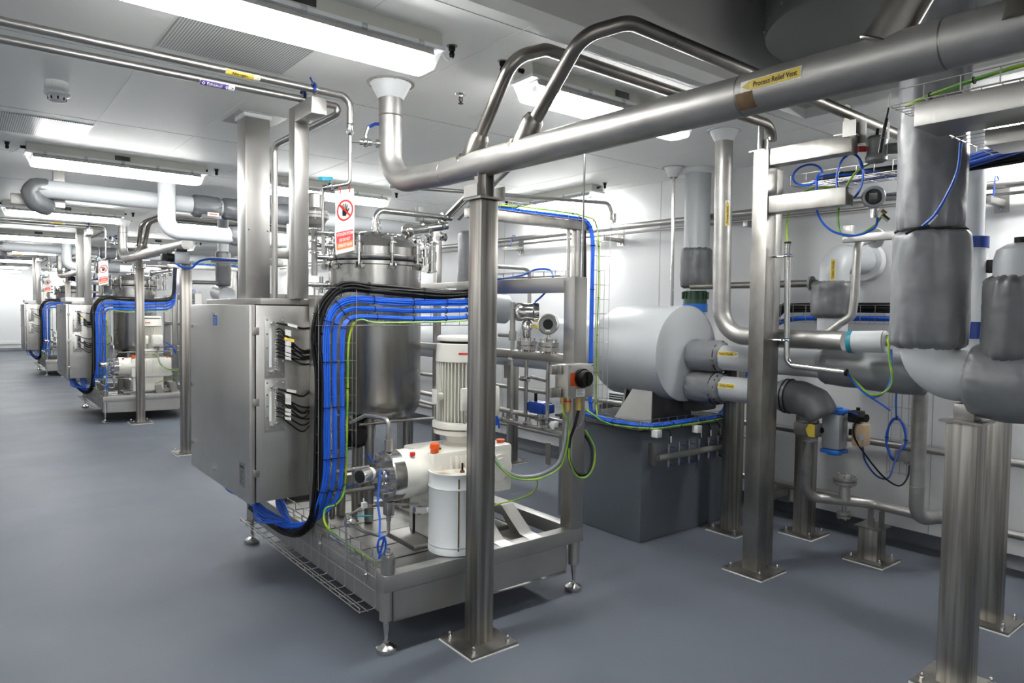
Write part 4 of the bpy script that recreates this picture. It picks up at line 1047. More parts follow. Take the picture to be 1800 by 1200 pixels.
# sampling valve on the vent pipe
t = thing('ball_valve', 'small blue-levered ball valve on a thin branch beside the vent pipe bend, {w}', 'valve', (1.74, 3.48, 2.5), 'blue-lever valves')
MB().tube([(1.668, 3.52, 2.508), (1.84, 3.455, 2.505)], .0075, 10).build('branch_tube', 'steel', t)
MB().cyl((1.715, 3.50, 2.507), (1.775, 3.48, 2.507), .017, n=14).sphere((1.745, 3.49, 2.507), .026, 14).cyl((1.745, 3.488, 2.52), (1.745, 3.488, 2.545), .009, n=10).cyl((1.795, 3.468, 2.506), (1.815, 3.462, 2.506), .022, n=16).build('valve_body', 'shiny', t)
MB().tube([(1.745, 3.488, 2.545), (1.757, 3.484, 2.59)], .010, 8).build('stem', 'steel', t)
MB().tube([(1.757, 3.484, 2.59), (1.79, 3.47, 2.61), (1.825, 3.46, 2.615)], .009, 8, bend=.01).build('lever', 'bluep', t)
# ---- post under the vent header
t = post('support_post', 1.943, 2.667, 2.12, .10, 'square weathered steel post under the vent pipe, on a bolted base plate, {w}', group='vent support posts')
MB().box((1.918, 2.62, 2.13), (1.925, 2.71, 2.262)).box((1.961, 2.62, 2.13), (1.968, 2.71, 2.262)).box((1.90, 2.655, 2.13), (1.985, 2.66, 2.262)).build('saddle', 'steeld', t)
MB().box((1.865, 2.615, 2.13), (1.872, 2.72, 2.185)).build('guide_plate', 'steel', t)
MB().box((2.01, 2.60, 2.13), (2.017, 2.70, 2.185)).build('guide_plate', 'steel', t)
t = post('support_post', 1.94, 8.15 - 7.96 * 0, 2.09, .105, 'square weathered steel post standing beyond the cabinet door edge, {w}', group='mid-bay posts', plate=.25)
# ---- cable gantry
t = thing('cable_gantry', 'steel goalpost beam above the skid with cables bridging to the plinth, {w}', 'cable gantry', (2.6, 3.62, .37), 'cable gantries')
MB().box((2.57, 3.60, .372), (2.63, 3.66, 2.19), .003).build('gantry_post', 'steel', t)
MB().box((2.52, 3.60, 2.19), (3.56, 3.67, 2.25), .003).build('beam', 'steeld', t)
MB().box((3.45, 3.61, .80), (3.50, 3.66, 2.19), .003).build('gantry_post', 'steeld', t)
MB().box((3.38, 3.62, 1.0), (3.40, 3.64, 2.19), .003).build('conduit', 'steel', t)
for nm, pts, cn in (('blue', [(2.60, 3.62, 2.1), (2.62, 3.62, 2.24), (2.70, 3.62, 2.275), (3.0, 3.62, 2.272), (3.45, 3.62, 2.272), (3.54, 3.60, 2.25), (3.575, 3.58, 2.15), (3.58, 3.575, 1.9), (3.58, 3.575, 1.3), (3.58, 3.57, .95), (3.60, 3.54, .86), (3.60, 3.4, .835)], 8),
                    ('yg', [(2.64, 3.60, 2.28), (3.0, 3.60, 2.295), (3.5, 3.60, 2.29), (3.62, 3.58, 2.22), (3.645, 3.575, 1.9), (3.64, 3.575, 1.5), (3.64, 3.575, 1.0), (3.58, 3.5, .86)], 1),
                    ('black', [(2.60, 3.64, 2.1), (2.63, 3.65, 2.25), (3.0, 3.65, 2.265), (3.5, 3.65, 2.26), (3.535, 3.62, 2.1), (3.535, 3.6, 1.0)], 3)):
    bundle('cable_bundle', {'blue': 'blue cable bundle along the gantry beam and down its far upright, {w}', 'yg': 'single yellow-green cable along the gantry beam and down its far upright, {w}', 'black': 'black cable bundle along the gantry beam, {w}'}[nm],
           'cables', pts, .016 if cn > 1 else .001, cn, .0055, nm, [.12, .25, .38, .5, .58, .66, .74, .82, .9], group='gantry ' + nm + ' cables', squash=.7)
basket('cable_tray', 'wire mesh tray on the gantry beam, {w}', (2.62, 3.57, 2.256), (3.62, 3.57, 2.256), (0, 1, 0), .10, (0, 0, 1), .06, .10, 'gantry beam trays', nl=2)
basket('cable_tray', 'upright wire mesh tray on the far leg of the gantry, {w}', (3.60, 3.60, .85), (3.60, 3.60, 2.20), (1, 0, 0), .13, (0, -1, 0), .05, .105, 'gantry leg trays', nl=3)
basket('cable_tray', 'short wire tray above the side frame rail, {w}', (2.74, 3.75, 1.815), (2.74, 3.0, 1.815), (1, 0, 0), .08, (0, 0, 1), .03, .10, 'side frame trays', nl=2)
one(MB().tube(smooth([(2.74, 3.75, 1.80), (2.76, 3.4, 1.825), (2.77, 3.25, 1.86), (2.77, 3.12, 1.85), (2.75, 3.08, 1.79), (2.76, 3.15, 1.72), (2.74, 3.22, 1.66)]), .006, 8), 'looped_cable', 'blue', 'blue cable looping over the side frame rail down to the transmitter, {w}', 'cable', (2.74, 3.75, 1.8), 'rail loops')
# instruments on the side frame
IX = 2.72
def dial_instr(y, label, big):
    t = thing('transmitter' if big else 'pressure_gauge', label, 'transmitter' if big else 'gauge', (IX, y, 1.36), 'frame transmitters' if big else 'frame gauges')
    m = MB()
    flange(m, (IX, y, 1.383), (0, 0, 1), .062, .024); flange(m, (IX, y, 1.412), (0, 0, 1), .062, .026); bolts(m, (IX, y, 1.40), (0, 0, 1), .048, .085, 8, .007)
    m.build('flange', 'pipe', t)
    MB().cyl((IX, y, .97), (IX, y, 1.37), .0115, n=12).hexn((IX, y, 1.33), (IX, y, 1.36), .018).build('impulse_tube', 'steel', t)
    if big:
        MB().lathe([(.03, 1.425), (.022, 1.44), (.026, 1.46), (.026, 1.49), (.034, 1.50), (.034, 1.53), (.02, 1.55)], (IX, y, 0), n=20).build('neck', 'shiny', t)
        MB().lathe([(0, -.075), (.048, -.073), (.056, -.06), (.056, -.03), (.050, -.02), (.052, .03), (.06, .04), (.058, .07), (0, .074)], (IX, y, 1.60), (.8, -.6, 0), 28).build('head', 'shiny', t)
        MB().cyl(V((IX, y, 1.60)) + V((-.8, .6, 0)) * .0765, V((IX, y, 1.60)) + V((-.8, .6, 0)) * .07, .044, n=24).build('window', 'glass', t)
        MB().cyl((IX + .03, y - .02, 1.52), (IX + .06, y - .05, 1.50), .010, n=10).build('gland', 'yellow', t)
    else:
        MB().cyl((IX, y, 1.425), (IX, y, 1.475), .010, n=12).hexn((IX, y, 1.43), (IX, y, 1.45), .016).build('stem', 'shiny', t)
        a = V((-.75, -.66, 0)); c = V((IX, y, 1.53))
        MB().cyl(c - a * .03, c + a * .03, .058, n=36).lathe([(.058, .03), (.062, .032), (.062, .038), (.054, .04)], c, a, 36).build('case', 'shiny', t)
        MB().cyl(c + a * .03, c + a * .034, .053, n=32).build('dial', 'greyp', t)
        MB().cyl(c + a * .034, c + a * .036, .030, n=28).build('window', 'black', t)
        p = c + a * .0365; fm = flatmap(p, V((0, 0, 1)).cross(a) * 1, (0, 0, 1), 0)
        patch([(-.014, -.042), (.014, -.042), (.014, -.033), (-.014, -.033)], fm, 'dial_label', 'labw', t)
    return t
dial_instr(3.27, 'steel transmitter with a round tilted head on flanges, on the side frame rail, {w}', True)
dial_instr(3.07, 'round steel pressure gauge on flanges on the side frame rail, {w}', False)
t = thing('safety_valve', 'slim upright steel relief valve on a long tube beside the transmitter, {w}', 'valve', (IX, 3.41, 1.3), 'slim relief valves')
MB().cyl((IX, 3.41, .96), (IX, 3.41, 1.36), .010, n=12).lathe([(.014, 1.36), (.014, 1.42), (.024, 1.42), (.024, 1.48), (.018, 1.48), (.018, 1.55), (.022, 1.55), (.022, 1.60), (.016, 1.60), (.016, 1.66), (0, 1.66)], (IX, 3.41, 0), n=20).cyl((IX, 3.41, 1.45), (IX, 3.55, 1.45), .012, n=12).build('valve_body', 'pipe', t)
MB().box((IX - .015, 3.44, 1.18), (IX - .012, 3.475, 1.29)).build('tag_plate', 'steel', t)
MB().box((IX - .02, 3.39, 1.30), (IX + .02, 3.43, 1.335), .004).build('tube_clip', 'plastic', t)
t = thing('instrument_pipework', 'pair of low steel pipes with small valves along the side frame, {w}', 'pipe', (2.76, 3.3, .9), 'side frame pipework')
MB().tube([(2.78, 4.6, .97), (2.78, 2.95, .95)], .017, 12).tube([(2.74, 4.6, .91), (2.74, 2.92, .895)], .013, 12).tube([(2.76, 3.27, 1.20), (2.74, 3.10, 1.19), (2.72, 3.07, 1.24)], .010, 10, bend=.03).build('pipes', 'steel', t)
for y in (3.66, 3.5, 3.41, 3.27, 3.1, 3.0): MB().cyl((2.75, y, .905), (2.75, y + .035, .905), .023, n=14).hexn((2.75, y + .015, .90), (2.75, y + .015, .95), .017).build('fitting', 'shiny', t)
for (y, z) in ((3.30, 1.19), (3.27, 1.19)): MB().hexn((2.72, y - .02, z), (2.72, y + .02, z), .018).build('fitting', 'shiny', t)
MB().box((2.71, 3.0, .925), (2.75, 3.035, .96), .004).build('tube_clip', 'plastic', t)
MB().box((2.715, 3.03, .70), (2.718, 3.075, .83)).build('tag_plate', 'steel', t)
t = thing('pneumatic_actuator', 'dark blue pneumatic valve actuator low on the side frame, {w}', 'actuator', (2.75, 3.16, 1.0), 'blue actuators')
MB().box((2.715, 3.11, .985), (2.80, 3.25, 1.06), .018).build('body', 'bluep', t)
for y in (3.08, 3.255): MB().box((2.72, y, .995), (2.79, y + .035, 1.05), .014).build('end_cap', 'bluep', t)
MB().cyl((2.755, 3.17, .90), (2.755, 3.17, .985), .022, n=14).box((2.73, 3.145, .94), (2.78, 3.195, .965), .004).build('bracket', 'shiny', t)
MB().cyl((2.74, 3.20, 1.06), (2.74, 3.20, 1.11), .010, n=10).build('position_pin', 'black', t)
t = thing('isolator_switch', 'grey steel isolator box with a big black rotary knob on the frame post, {w}', 'switch box', (2.64, 2.76, 1.14), 'isolator boxes')
MB().box((2.55, 2.72, 1.140), (2.735, 2.82, 1.318), .004).build('box', 'cab', t)
MB().box((2.547, 2.71, 1.137), (2.738, 2.72, 1.321), .003).build('lid', 'cab', t)
MB().box((2.562, 2.7085, 1.205), (2.722, 2.7098, 1.275)).build('warning_stripe', 'orange', t)
k_ = MB().cyl((2.645, 2.71, 1.245), (2.645, 2.690, 1.245), .052, n=36).build('knob_base', 'black', t)
MB().cyl((2.645, 2.690, 1.245), (2.645, 2.66, 1.245), .046, .040, 28).box((2.637, 2.652, 1.205), (2.653, 2.67, 1.285), .004).build('knob', 'black', t)
MB().box((2.607, 2.7085, 1.145), (2.672, 2.7098, 1.185)).build('rating_label', 'labw', t)
fm = flatmap((2.64, 2.7078, 1.165), (1, 0, 0), (0, 0, 1))
for k in range(5): patch((-.028, .012 - .006 * k, .026 - .01 * (k % 3), .0145 - .006 * k), fm, 'label_line', 'grayc', t)
for (x, z) in ((2.556, 1.146), (2.556, 1.312), (2.729, 1.146), (2.729, 1.312)): MB().cyl((x, 2.71, z), (x, 2.705, z), .005, n=8).build('screw', 'shiny', t)
for z in (1.295, 1.17): MB().box((2.49, 2.78, z - .03), (2.55, 2.80, z + .02), .002).box((2.53, 2.76, z - .03), (2.545, 2.82, z + .02), .002).build('mounting_bracket', 'steel', t)
for x in (2.60, 2.685): MB().hexn((x, 2.77, 1.06), (x, 2.77, 1.10), .018).cyl((x, 2.77, 1.10), (x, 2.77, 1.14), .020, n=14).build('brass_gland', 'brass', t)
MB().cyl((2.60, 2.77, 1.112), (2.60, 2.77, 1.120), .0212, n=14).build('red_ring', 'red', t)
MB().cyl((2.56, 2.77, 1.105), (2.56, 2.77, 1.14), .011, n=10).build('earth_gland', 'brass', t)
gcab = lambda nm, pts, r, mt, lb: one(MB().tube(smooth(pts), r, 9), nm, mt, lb, 'cable', pts[0], nm)
gcab('motor_cable', [(2.60, 2.77, 1.06), (2.60, 2.77, .98), (2.585, 2.78, .85), (2.55, 2.80, .76), (2.45, 2.85, .71), (2.33, 2.9, .72), (2.25, 2.95, .80), (2.235, 3.0, .92), (2.24, 3.02, 1.0), (2.25, 3.02, 1.08)], .0105, 'grayc', 'thick grey cable hanging in a loop from the isolator box to the motor, {w}')
gcab('motor_earth_cable', [(2.56, 2.77, 1.10), (2.565, 2.76, 1.05), (2.60, 2.755, .99), (2.595, 2.765, .85), (2.555, 2.785, .745), (2.45, 2.835, .695), (2.32, 2.885, .71), (2.24, 2.94, .80), (2.225, 2.99, .90), (2.15, 3.0, .93)], .0052, 'yg', 'yellow-green earth wire following the grey motor cable loop, {w}')
gcab('supply_cable', [(2.685, 2.77, 1.06), (2.66, 2.77, .98), (2.62, 2.765, .90), (2.61, 2.76, .80), (2.65, 2.75, .72), (2.72, 2.75, .70), (2.79, 2.77, .74), (2.82, 2.80, .83), (2.80, 2.84, .90), (2.78, 2.9, .92)], .0085, 'black', 'black supply cable curling round the frame post below the isolator, {w}')
gcab('supply_earth_cable', [(2.60, 2.75, .86), (2.605, 2.75, .79), (2.65, 2.74, .705), (2.72, 2.74, .685), (2.80, 2.76, .73), (2.835, 2.79, .83), (2.80, 2.83, .93)], .005, 'yg', 'yellow-green wire curling round the frame post beside the black cable, {w}')
gcab('bonding_wire', [(2.45, 2.845, .70), (2.47, 2.86, .65), (2.46, 2.9, .60), (2.40, 2.96, .56), (2.30, 3.0, .54), (2.2, 3.02, .50)], .004, 'yg', 'thin yellow-green wire trailing from the loop down to the pump, {w}')
gcab('grey_hose', [(2.735, 2.79, 1.13), (2.735, 2.78, 1.05), (2.72, 2.78, .98), (2.69, 2.79, .955), (2.66, 2.80, .95)], .0065, 'grayc', 'short grey hose bending at the lower right of the isolator box, {w}')
gcab('actuator_air_line', [(2.30, 3.35, 1.12), (2.40, 3.32, 1.08), (2.50, 3.3, 1.0), (2.52, 3.3, .92)], .007, 'blue', 'blue air line curving behind the motor towards the low pipes, {w}')
gcab('actuator_air_line', [(2.38, 3.3, .93), (2.40, 3.3, 1.0), (2.46, 3.3, 1.01), (2.52, 3.3, .97), (2.54, 3.3, .90)], .007, 'blue', 'short blue air line hooped over the low pipes beside the motor, {w}')
INMOD = False
# ============================================================ COPIES OF THE BAY DOWN THE HALL
def copy_tree(o, parent=None, dy=0.0):
    c = o.copy(); C.objects.link(c)
    if parent is not None: c.parent = parent
    else: c.location = V(o.location) + V((0, dy, 0))
    for ch in KIDS.get(o.name, []): copy_tree(ch, c)
    return c
KIDS = {}
for o in bpy.data.objects:
    if o.parent: KIDS.setdefault(o.parent.name, []).append(o)
BAYS = ['nearest bay', 'second bay', 'farthest bay']
for o in list(MOD):
    src = o['label']
    for k in (1, 2):
        if k == 2 and o.name.startswith(('gland_lead', 'cabinet_tail')) and int((o.name + '.000').split('.')[1]) % 2: continue
        c = copy_tree(o, None, 7.96 * k)
        c['label'] = src.replace('{w}', BAYS[k])
    o['label'] = src.replace('{w}', BAYS[0])
# the headers of the far bays stop at the mid-bay post
for o in bpy.data.objects:
    if o.name.startswith('vent_header.'):
        for ch in o.children:
            if ch.name.startswith('header_pipe'):
                m_ = MB().tube([(1.872, 3.448, 2.80), (1.872, 3.445, 2.297), (1.94, 3.0, 2.297), (1.94, .10, 2.279)], .0635, 32, bend=.17, seg=10)
                old = m_.build('header_pipe', 'pipe', HDR)
                ch.data = old.data
                bpy.data.objects.remove(old)
# ============================================================ THINGS THAT STAND ONCE
# white drum standing on the skid
dx, dy = 1.995, 2.955
t = thing('chemical_drum', 'white steel drum with a rusty lid standing behind the nearest square post', 'drum', (dx, dy, .372))
MB().lathe([(.0, .374), (.135, .374), (.141, .378), (.141, .40), (.138, .41), (.141, .418), (.1385, .425), (.1385, .70), (.143, .71), (.1385, .72), (.1385, .775), (.142, .78), (.142, .786), (.134, .786), (.131, .778)], (dx, dy, 0), n=64).build('body', 'white', t)
MB().lathe([(.131, .775), (.128, .771), (0, .771)], (dx, dy, 0), n=48).build('lid', mat('rusty_lid_paint', rgb(222, 222, 216), 0, .4, col2=rgb(150, 118, 84), vscale=14), t)
MB().cyl((dx + .02, dy - .03, .771), (dx + .02, dy - .03, .782), .012, n=14).build('bung', 'stain', t)
MB().cyl((dx + .02, dy - .03, .782), (dx + .02, dy - .03, .82), .0055, n=10).build('bolt', 'black', t)
a = math.atan2(-dy, -dx) + .12
MB().box((-.0035, -.001, .385), (.0035, .001, .765)).build('x', 'stain', t).name = 'side_seam'
q = [o for o in t.children if o.name.startswith('side_seam')][0]
q.data.transform(Matrix.Translation((dx + .1393 * math.cos(a), dy + .1393 * math.sin(a), 0)) @ Matrix.Rotation(a + PI / 2, 4, 'Z') @ Matrix.Translation((dx, dy, .372)))
q.data.transform(Matrix.Translation((-dx, -dy, -.372)))
pipe_label('m', 'Process Relief Vent', (1.94, 1.157, 2.288), (0, -1, 0), (-1, 0, .04), .0635, .196, .034, 'large yellow Process Relief Vent marker on the near vent pipe', arrow=-1, tw=.140)
MB_ = MB().lathe([(.0642, -.03), (.0646, 0), (.0642, .03)], (1.94, 1.245, 2.2865), (0, 1, 0), 16, 5.25, 6.1)
one(MB_, 'tape_residue', 'stain', 'brown peeled tape patch on the near vent pipe beside the yellow marker', 'tape', (1.94, 1.24, 2.28))
# third lateral and upright tee on the near header
t = thing('branch_pipe', 'bright steel branch rising steeply from the near vent pipe at the top right', 'pipe', (1.94, .86, 2.3))
MB().tube([(1.94, .87, 2.32), (1.94, .775, 2.46)], [.056, .050], 32).build('lateral_tee', 'piped', t)
MB().tube([(1.94, .775, 2.46), (1.94, .767, 2.472)], [.047, .038], 32).tube([(1.94, .77, 2.466), (1.94, .50, 2.87), (1.94, .45, 3.4)], .031, 28, bend=.1).build('branch_run', 'steel', t)
MB().lathe([(.058, 0), (.062, .004), (.058, .008)], (1.94, .868, 2.325), (0, -.45, .9), 32).build('weld_seam', 'steeld', t)
t = thing('branch_pipe', 'wide upright branch joining the near vent pipe at the very top right corner', 'pipe', (1.94, .56, 2.28))
MB().tube([(1.94, .50, 2.28), (1.94, .50, 2.36), (1.94, .50, 2.42), (1.94, .50, 4.25)], [.10, .078, .062, .060], 36).build('upright_run', 'piped', t)
# round vessel bottom inside the ceiling recess
t = thing('overhead_duct', 'very large round grey duct hanging down in the ceiling recess, top right', 'duct', (3.62, 1.53, 3.0))
MB().lathe([(0, 3.02), (.61, 3.0), (.64, 3.005), (.645, 3.03), (.645, 4.29)], (3.60, 1.50, 0), n=72).build('duct_shell', 'grey', t)
for i in range(24):
    a = 2 * PI * i / 24; MB().sphere((3.60 + .646 * math.cos(a), 1.50 + .646 * math.sin(a), 3.06), .006, 8).build('rivet', 'steel', t)

# plinth, heat exchanger ------------------------------------------------------------
t = thing('equipment_plinth', 'dark grey painted concrete plinth under the big insulated drum', 'plinth', (3.68, 3.17, 0))
MB().box((3.685, 3.17, 0), (4.78, 4.02, .785), .012).build('block', 'plinth', t)
MB().box((3.66, 3.15, .785), (4.80, 4.04, .802)).build('cover_plate', 'pad', t)
def exchanger(oy, label):
    t = thing('heat_exchanger', label, 'heat exchanger', (4.2, 3.2 + oy, .8))
    MB().lathe([(0, -.004), (.337, -.004), (.348, 0), (.35, .006), (.35, .62), (.33, .66), (.22, .70), (.215, .72)], (4.2, 3.20 + oy, 1.31), (0, 1, 0), 80).build('insulated_shell', 'clad', t)
    MB().lathe([(.349, -.002), (.3535, 0), (.3535, .018), (.349, .02)], (4.2, 3.20 + oy, 1.31), (0, 1, 0), 80).build('end_band', 'clad', t)
    for y in (3.34, 3.60):
        MB().prism([(3.94, y + oy, .802), (4.46, y + oy, .802), (4.40, y + oy, 1.08), (4.01, y + oy, 1.08)], (0, .02, 0)).build('saddle', 'dsteel', t)
    MB().add([(3.93, 3.30 + oy, .802), (4.01, 3.36 + oy, 1.10), (4.01, 3.50 + oy, 1.10), (3.93, 3.66 + oy, .802), (3.94, 3.30 + oy, .802), (4.02, 3.36 + oy, 1.10), (4.02, 3.50 + oy, 1.10), (3.94, 3.66 + oy, .802)],
             [(0, 1, 2, 3), (7, 6, 5, 4), (0, 4, 5, 1), (2, 6, 7, 3), (1, 5, 6, 2), (0, 3, 7, 4)]).build('saddle_side', 'tray', t)
    MB().box((4.35, 3.22 + oy, .86), (4.62, 3.5 + oy, 1.02), .03).build('lower_pad', 'jacketd', t)
    return t
exchanger(0, 'big light grey insulated drum-shaped heat exchanger lying on the dark plinth')
exchanger(7.96, 'second insulated drum-shaped heat exchanger, far down the hall behind the tanks')
one(MB().box((3.685, 3.17 + 7.96, 0), (4.78, 4.02 + 7.96, .79), .012), 'equipment_plinth', 'plinth', 'dark plinth far down the hall under the second exchanger', 'plinth', (3.685, 11.13, 0))
one(MB().tube([(4.2, 3.90, 1.31), (4.2, 10.9, 1.31)], .235, 48), 'insulated_duct', 'clad', 'wide light grey insulated duct running from the back of the big drum down the hall', 'duct', (4.2, 3.9, 1.31))
# manifold on the plinth
t = thing('drain_manifold', 'grey manifold pipe with rows of tiny valves on the front of the plinth', 'manifold', (3.76, 3.08, .6))
MB().tube([(3.765, 3.085, .605), (4.66, 3.085, .605)], .023, 20).build('manifold_pipe', 'greyp', t)
MB().cyl((3.765, 3.085, .605), (3.757, 3.085, .605), .0225, n=20).build('end_cap', 'steel', t)
for x in (3.755, 4.64): MB().box((x, 3.11, .545), (x + .025, 3.17, .70), .003).build('bracket', 'steel', t)
for i in range(7):
    x = 3.87 + .115 * i
    v = MB().cyl((x, 3.085, .62), (x, 3.085, .70), .006, n=8).cyl((x, 3.085, .655), (x, 3.085, .69), .0105, n=10).build('upper_valve', 'steel', t)
    MB().bar((x + .008, 3.08, .672), (x + .04, 3.07, .668), .009, .007).build('valve_handle', 'bluep', v)
    v = MB().cyl((x, 3.085, .53), (x, 3.085, .59), .006, n=8).cyl((x, 3.085, .545), (x, 3.085, .575), .0105, n=10).build('lower_valve', 'steel', t)
    MB().bar((x + .006, 3.08, .55), (x + .03, 3.07, .535), .009, .012).build('valve_handle', 'bluep', v)
wh = ['nearest the camera corner', 'second along', 'third along', 'fourth along', 'fifth along']
for i, x in enumerate((3.87, 4.215, 4.33, 4.445, 4.56)):
    t = thing('signal_lead', 'short black lead with a white tag above the plinth manifold, ' + wh[i], 'cable', (x, 3.085, .69), 'manifold leads')
    MB().tube(smooth([(x, 3.085, .69), (x + .004, 3.07, .74), (x + .0, 3.09, .79), (x - .03, 3.12, .81)]), .004, 7).build('cable', 'black', t)
    MB().box((x - .006, 3.066, .705), (x + .006, 3.0675, .75)).build('tag', 'labw', t)
basket('cable_tray', 'wire mesh tray along the top edge of the plinth', (3.63, 3.04, .815), (4.55, 3.04, .815), (0, 1, 0), .11, (0, 0, 1), .05, .10, nl=2)
basket('cable_tray', 'short wire mesh tray along the left top edge of the plinth', (3.57, 3.60, .815), (3.57, 3.10, .815), (1, 0, 0), .10, (0, 0, 1), .05, .10, nl=2)
bundle('cable_bundle', 'broad bundle of blue cables curving round the plinth top and rising behind the posts', 'cables', [(3.60, 3.62, .86), (3.60, 3.4, .838), (3.615, 3.2, .835), (3.70, 3.09, .835), (3.9, 3.08, .835), (4.2, 3.08, .835), (4.45, 3.09, .84), (4.62, 3.12, .88), (4.75, 3.14, 1.0), (4.85, 3.1, 1.2), (4.95, 3.05, 1.42), (5.0, 2.9, 1.56), (5.0, 2.5, 1.585), (5.0, 1.6, 1.585)], .036, 12, .0075, 'blue', [.1, .2, .3, .38, .46, .54, .62, .7], normal=(0, 0, 1), squash=.35)
bundle('cable_bundle', 'yellow-green cable edging the blue bundle on the plinth', 'cables', [(3.56, 3.6, .90), (3.56, 3.4, .83), (3.57, 3.2, .825), (3.68, 3.045, .825), (3.9, 3.035, .825), (4.2, 3.035, .825), (4.45, 3.04, .83), (4.7, 3.05, .84)], .001, 1, .0065, 'yg', [.2, .4, .6, .8])
bundle('cable_bundle', 'black cable bundle behind the exchanger, high along the right wall', 'cables', [(4.9, 3.0, 1.50), (4.98, 2.95, 1.62), (5.02, 2.8, 1.66), (5.02, 1.6, 1.66)], .03, 8, .010, 'black', [.3, .6])
basket('cable_tray', 'wire mesh tray along the right wall carrying blue and black cables', (4.93, 3.1, 1.55), (4.93, 1.3, 1.55), (1, 0, 0), .15, (0, 0, 1), .13, .10, nl=3)
for k, (x, z, s) in enumerate(((3.64, .80, 'left'), (4.08, .79, 'middle'))):
    one(MB().box((x, 3.0, z - .03), (x + .05, 3.05, z + .02), .002), 'strut_end_cap', 'plastic', 'small white plastic end cap on a tray strut at the plinth edge, the ' + s + ' one', 'cap', (x, 3.0, z))

# carbon dioxide pipes ------------------------------------------------------------
CX = 4.27
def jthing(label, pathfn, r, seed, m='jacket', cat='insulation jacket', cords=(), amp=.035, loc=None, **k):
    t = thing('insulation_jacket', label, cat, pathfn[0])
    jacket(pathfn, r, 'cover', m, t, seed, amp=amp, **k)
    for (p, d, rr) in cords: cord(p, d, rr, t)
    return t
wallp = lambda label, pts, r, m, bend=.06, n=40, nm='insulated_pipe': one(MB().tube(pts, r, n, bend=bend, seg=10), nm, m, label, 'pipe', pts[0])
wallp('upper light grey insulated carbon dioxide pipe coming out of the exchanger towards the camera', [(CX, 3.15, 1.295), (CX, 1.0, 1.295)], .088, 'clad')
wallp('lower light grey insulated carbon dioxide pipe coming out of the exchanger', [(CX, 3.15, 1.075), (CX, 2.50, 1.075)], .088, 'clad')
jthing('quilted grey jacket where the upper pipe leaves the exchanger', [(CX - .02, 3.20, 1.30), (CX, 2.93, 1.30)], .118, 3, cords=[((CX, 2.955, 1.30), (0, 1, 0), .108)], amp=.06)
jthing('quilted grey jacket with laces where the lower pipe leaves the exchanger', [(CX - .02, 3.20, 1.07), (CX, 2.92, 1.07)], .118, 5, cords=[((CX, 2.945, 1.07), (0, 1, 0), .110), ((CX, 2.98, 1.07), (0, 1, 0), .119)], amp=.06)
pipe_label('m', 'Carbon Dioxide', (CX, 2.84, 1.315), (0, -1, 0), (-1, 0, .15), .088, .165, .036, 'yellow Carbon Dioxide marker with arrow on the upper insulated pipe', arrow=1, tw=.11)
pipe_label('m', 'Carbon Dioxide', (CX, 2.86, 1.092), (0, -1, 0), (-1, 0, .15), .088, .165, .036, 'yellow Carbon Dioxide marker with arrow on the lower insulated pipe', arrow=-1, tw=.11)
jthing('long quilted grey jacket around the upper pipe, left of the pale elbow', [(CX, 2.20, 1.30), (CX, 1.95, 1.285), (CX, 1.60, 1.275)], .125, 8, amp=.035)
jthing('bulging grey jacket over the valve elbow at the end of the lower pipe', [(CX, 2.50, 1.07), (CX, 2.34, 1.07), (CX, 2.25, 1.04), (CX + .01, 2.20, .96)], .108, 11, amp=.07, cords=[((CX, 2.44, 1.07), (0, 1, 0), .110), ((CX, 2.41, 1.07), (0, 1, 0), .111)])
t = thing('shutoff_valve', 'flanged steel valve with a yellow plate beneath the jacketed elbow', 'valve', (CX, 2.27, .88))
m = MB(); flange(m, (CX, 2.28, .94), (0, 0, 1), .05, .014); flange(m, (CX, 2.28, .80), (0, 0, 1), .045, .014)
m.box((CX - .055, 2.22, .835), (CX + .055, 2.36, .915), .008); bolts(m, (CX, 2.29, .875), (0, 0, 1), .062, .11, 4, .007)
m.build('valve_body', 'steeld', t)
MB().prism([(CX - .057, 2.215, .835), (CX - .057, 2.255, .835), (CX - .057, 2.275, .875), (CX - .057, 2.255, .915), (CX - .057, 2.215, .915)], (.004, 0, 0)).build('yellow_plate', 'yellow', t)
t = thing('pneumatic_actuator', 'silver valve actuator with blue end caps, left of the beige positioner', 'actuator', (4.38, 2.15, .87))
ax_, ay_ = 4.37, 2.165
MB().box((ax_ - .06, ay_ - .06, .755), (ax_ + .06, ay_ + .06, .985), .02).build('body', 'silver', t)
for z0_, z1_ in ((.985, 1.012), (.728, .755)): MB().box((ax_ - .062, ay_ - .063, z0_), (ax_ + .062, ay_ + .063, z1_), .01).build('end_cap', 'bluel', t)
for z0_, z1_ in ((1.012, 1.022), (.718, .728)): MB().cyl((ax_, ay_, z0_), (ax_, ay_, z1_), .045, n=20).build('boss', 'bluel', t)
MB().cyl((4.30, 2.24, .87), (4.34, 2.20, .87), .02, n=14).cyl((4.40, 2.09, .87), (4.42, 2.04, .87), .02, n=14).build('shaft', 'black', t)
t = thing('valve_positioner', 'beige box positioner with a black round indicator on top', 'positioner', (4.42, 2.02, .85))
MB().box((4.37, 1.985, .79), (4.47, 2.06, .93), .012).build('box', 'beige', t)
MB().cyl((4.365, 2.0, .855), (4.36, 1.99, .855), .02, n=18).build('window', 'silver', t)
MB().box((4.37, 2.01, .935), (4.45, 2.09, 1.01), .012).cyl((4.37, 2.0, .975), (4.36, 1.965, .975), .026, n=20).cyl((4.41, 2.04, 1.01), (4.41, 2.04, 1.03), .012, n=12).build('indicator', 'black', t)
gc = lambda nm, pts, r, mt, lb: one(MB().tube(smooth(pts), r, 9), nm, mt, lb, 'cable', pts[0])
gc('air_line', [(4.37, 2.02, .99), (4.36, 2.08, 1.0), (4.34, 2.13, .95), (4.34, 2.16, .90)], .005, 'bluep', 'small blue air line looping between the silver actuator and the black indicator')
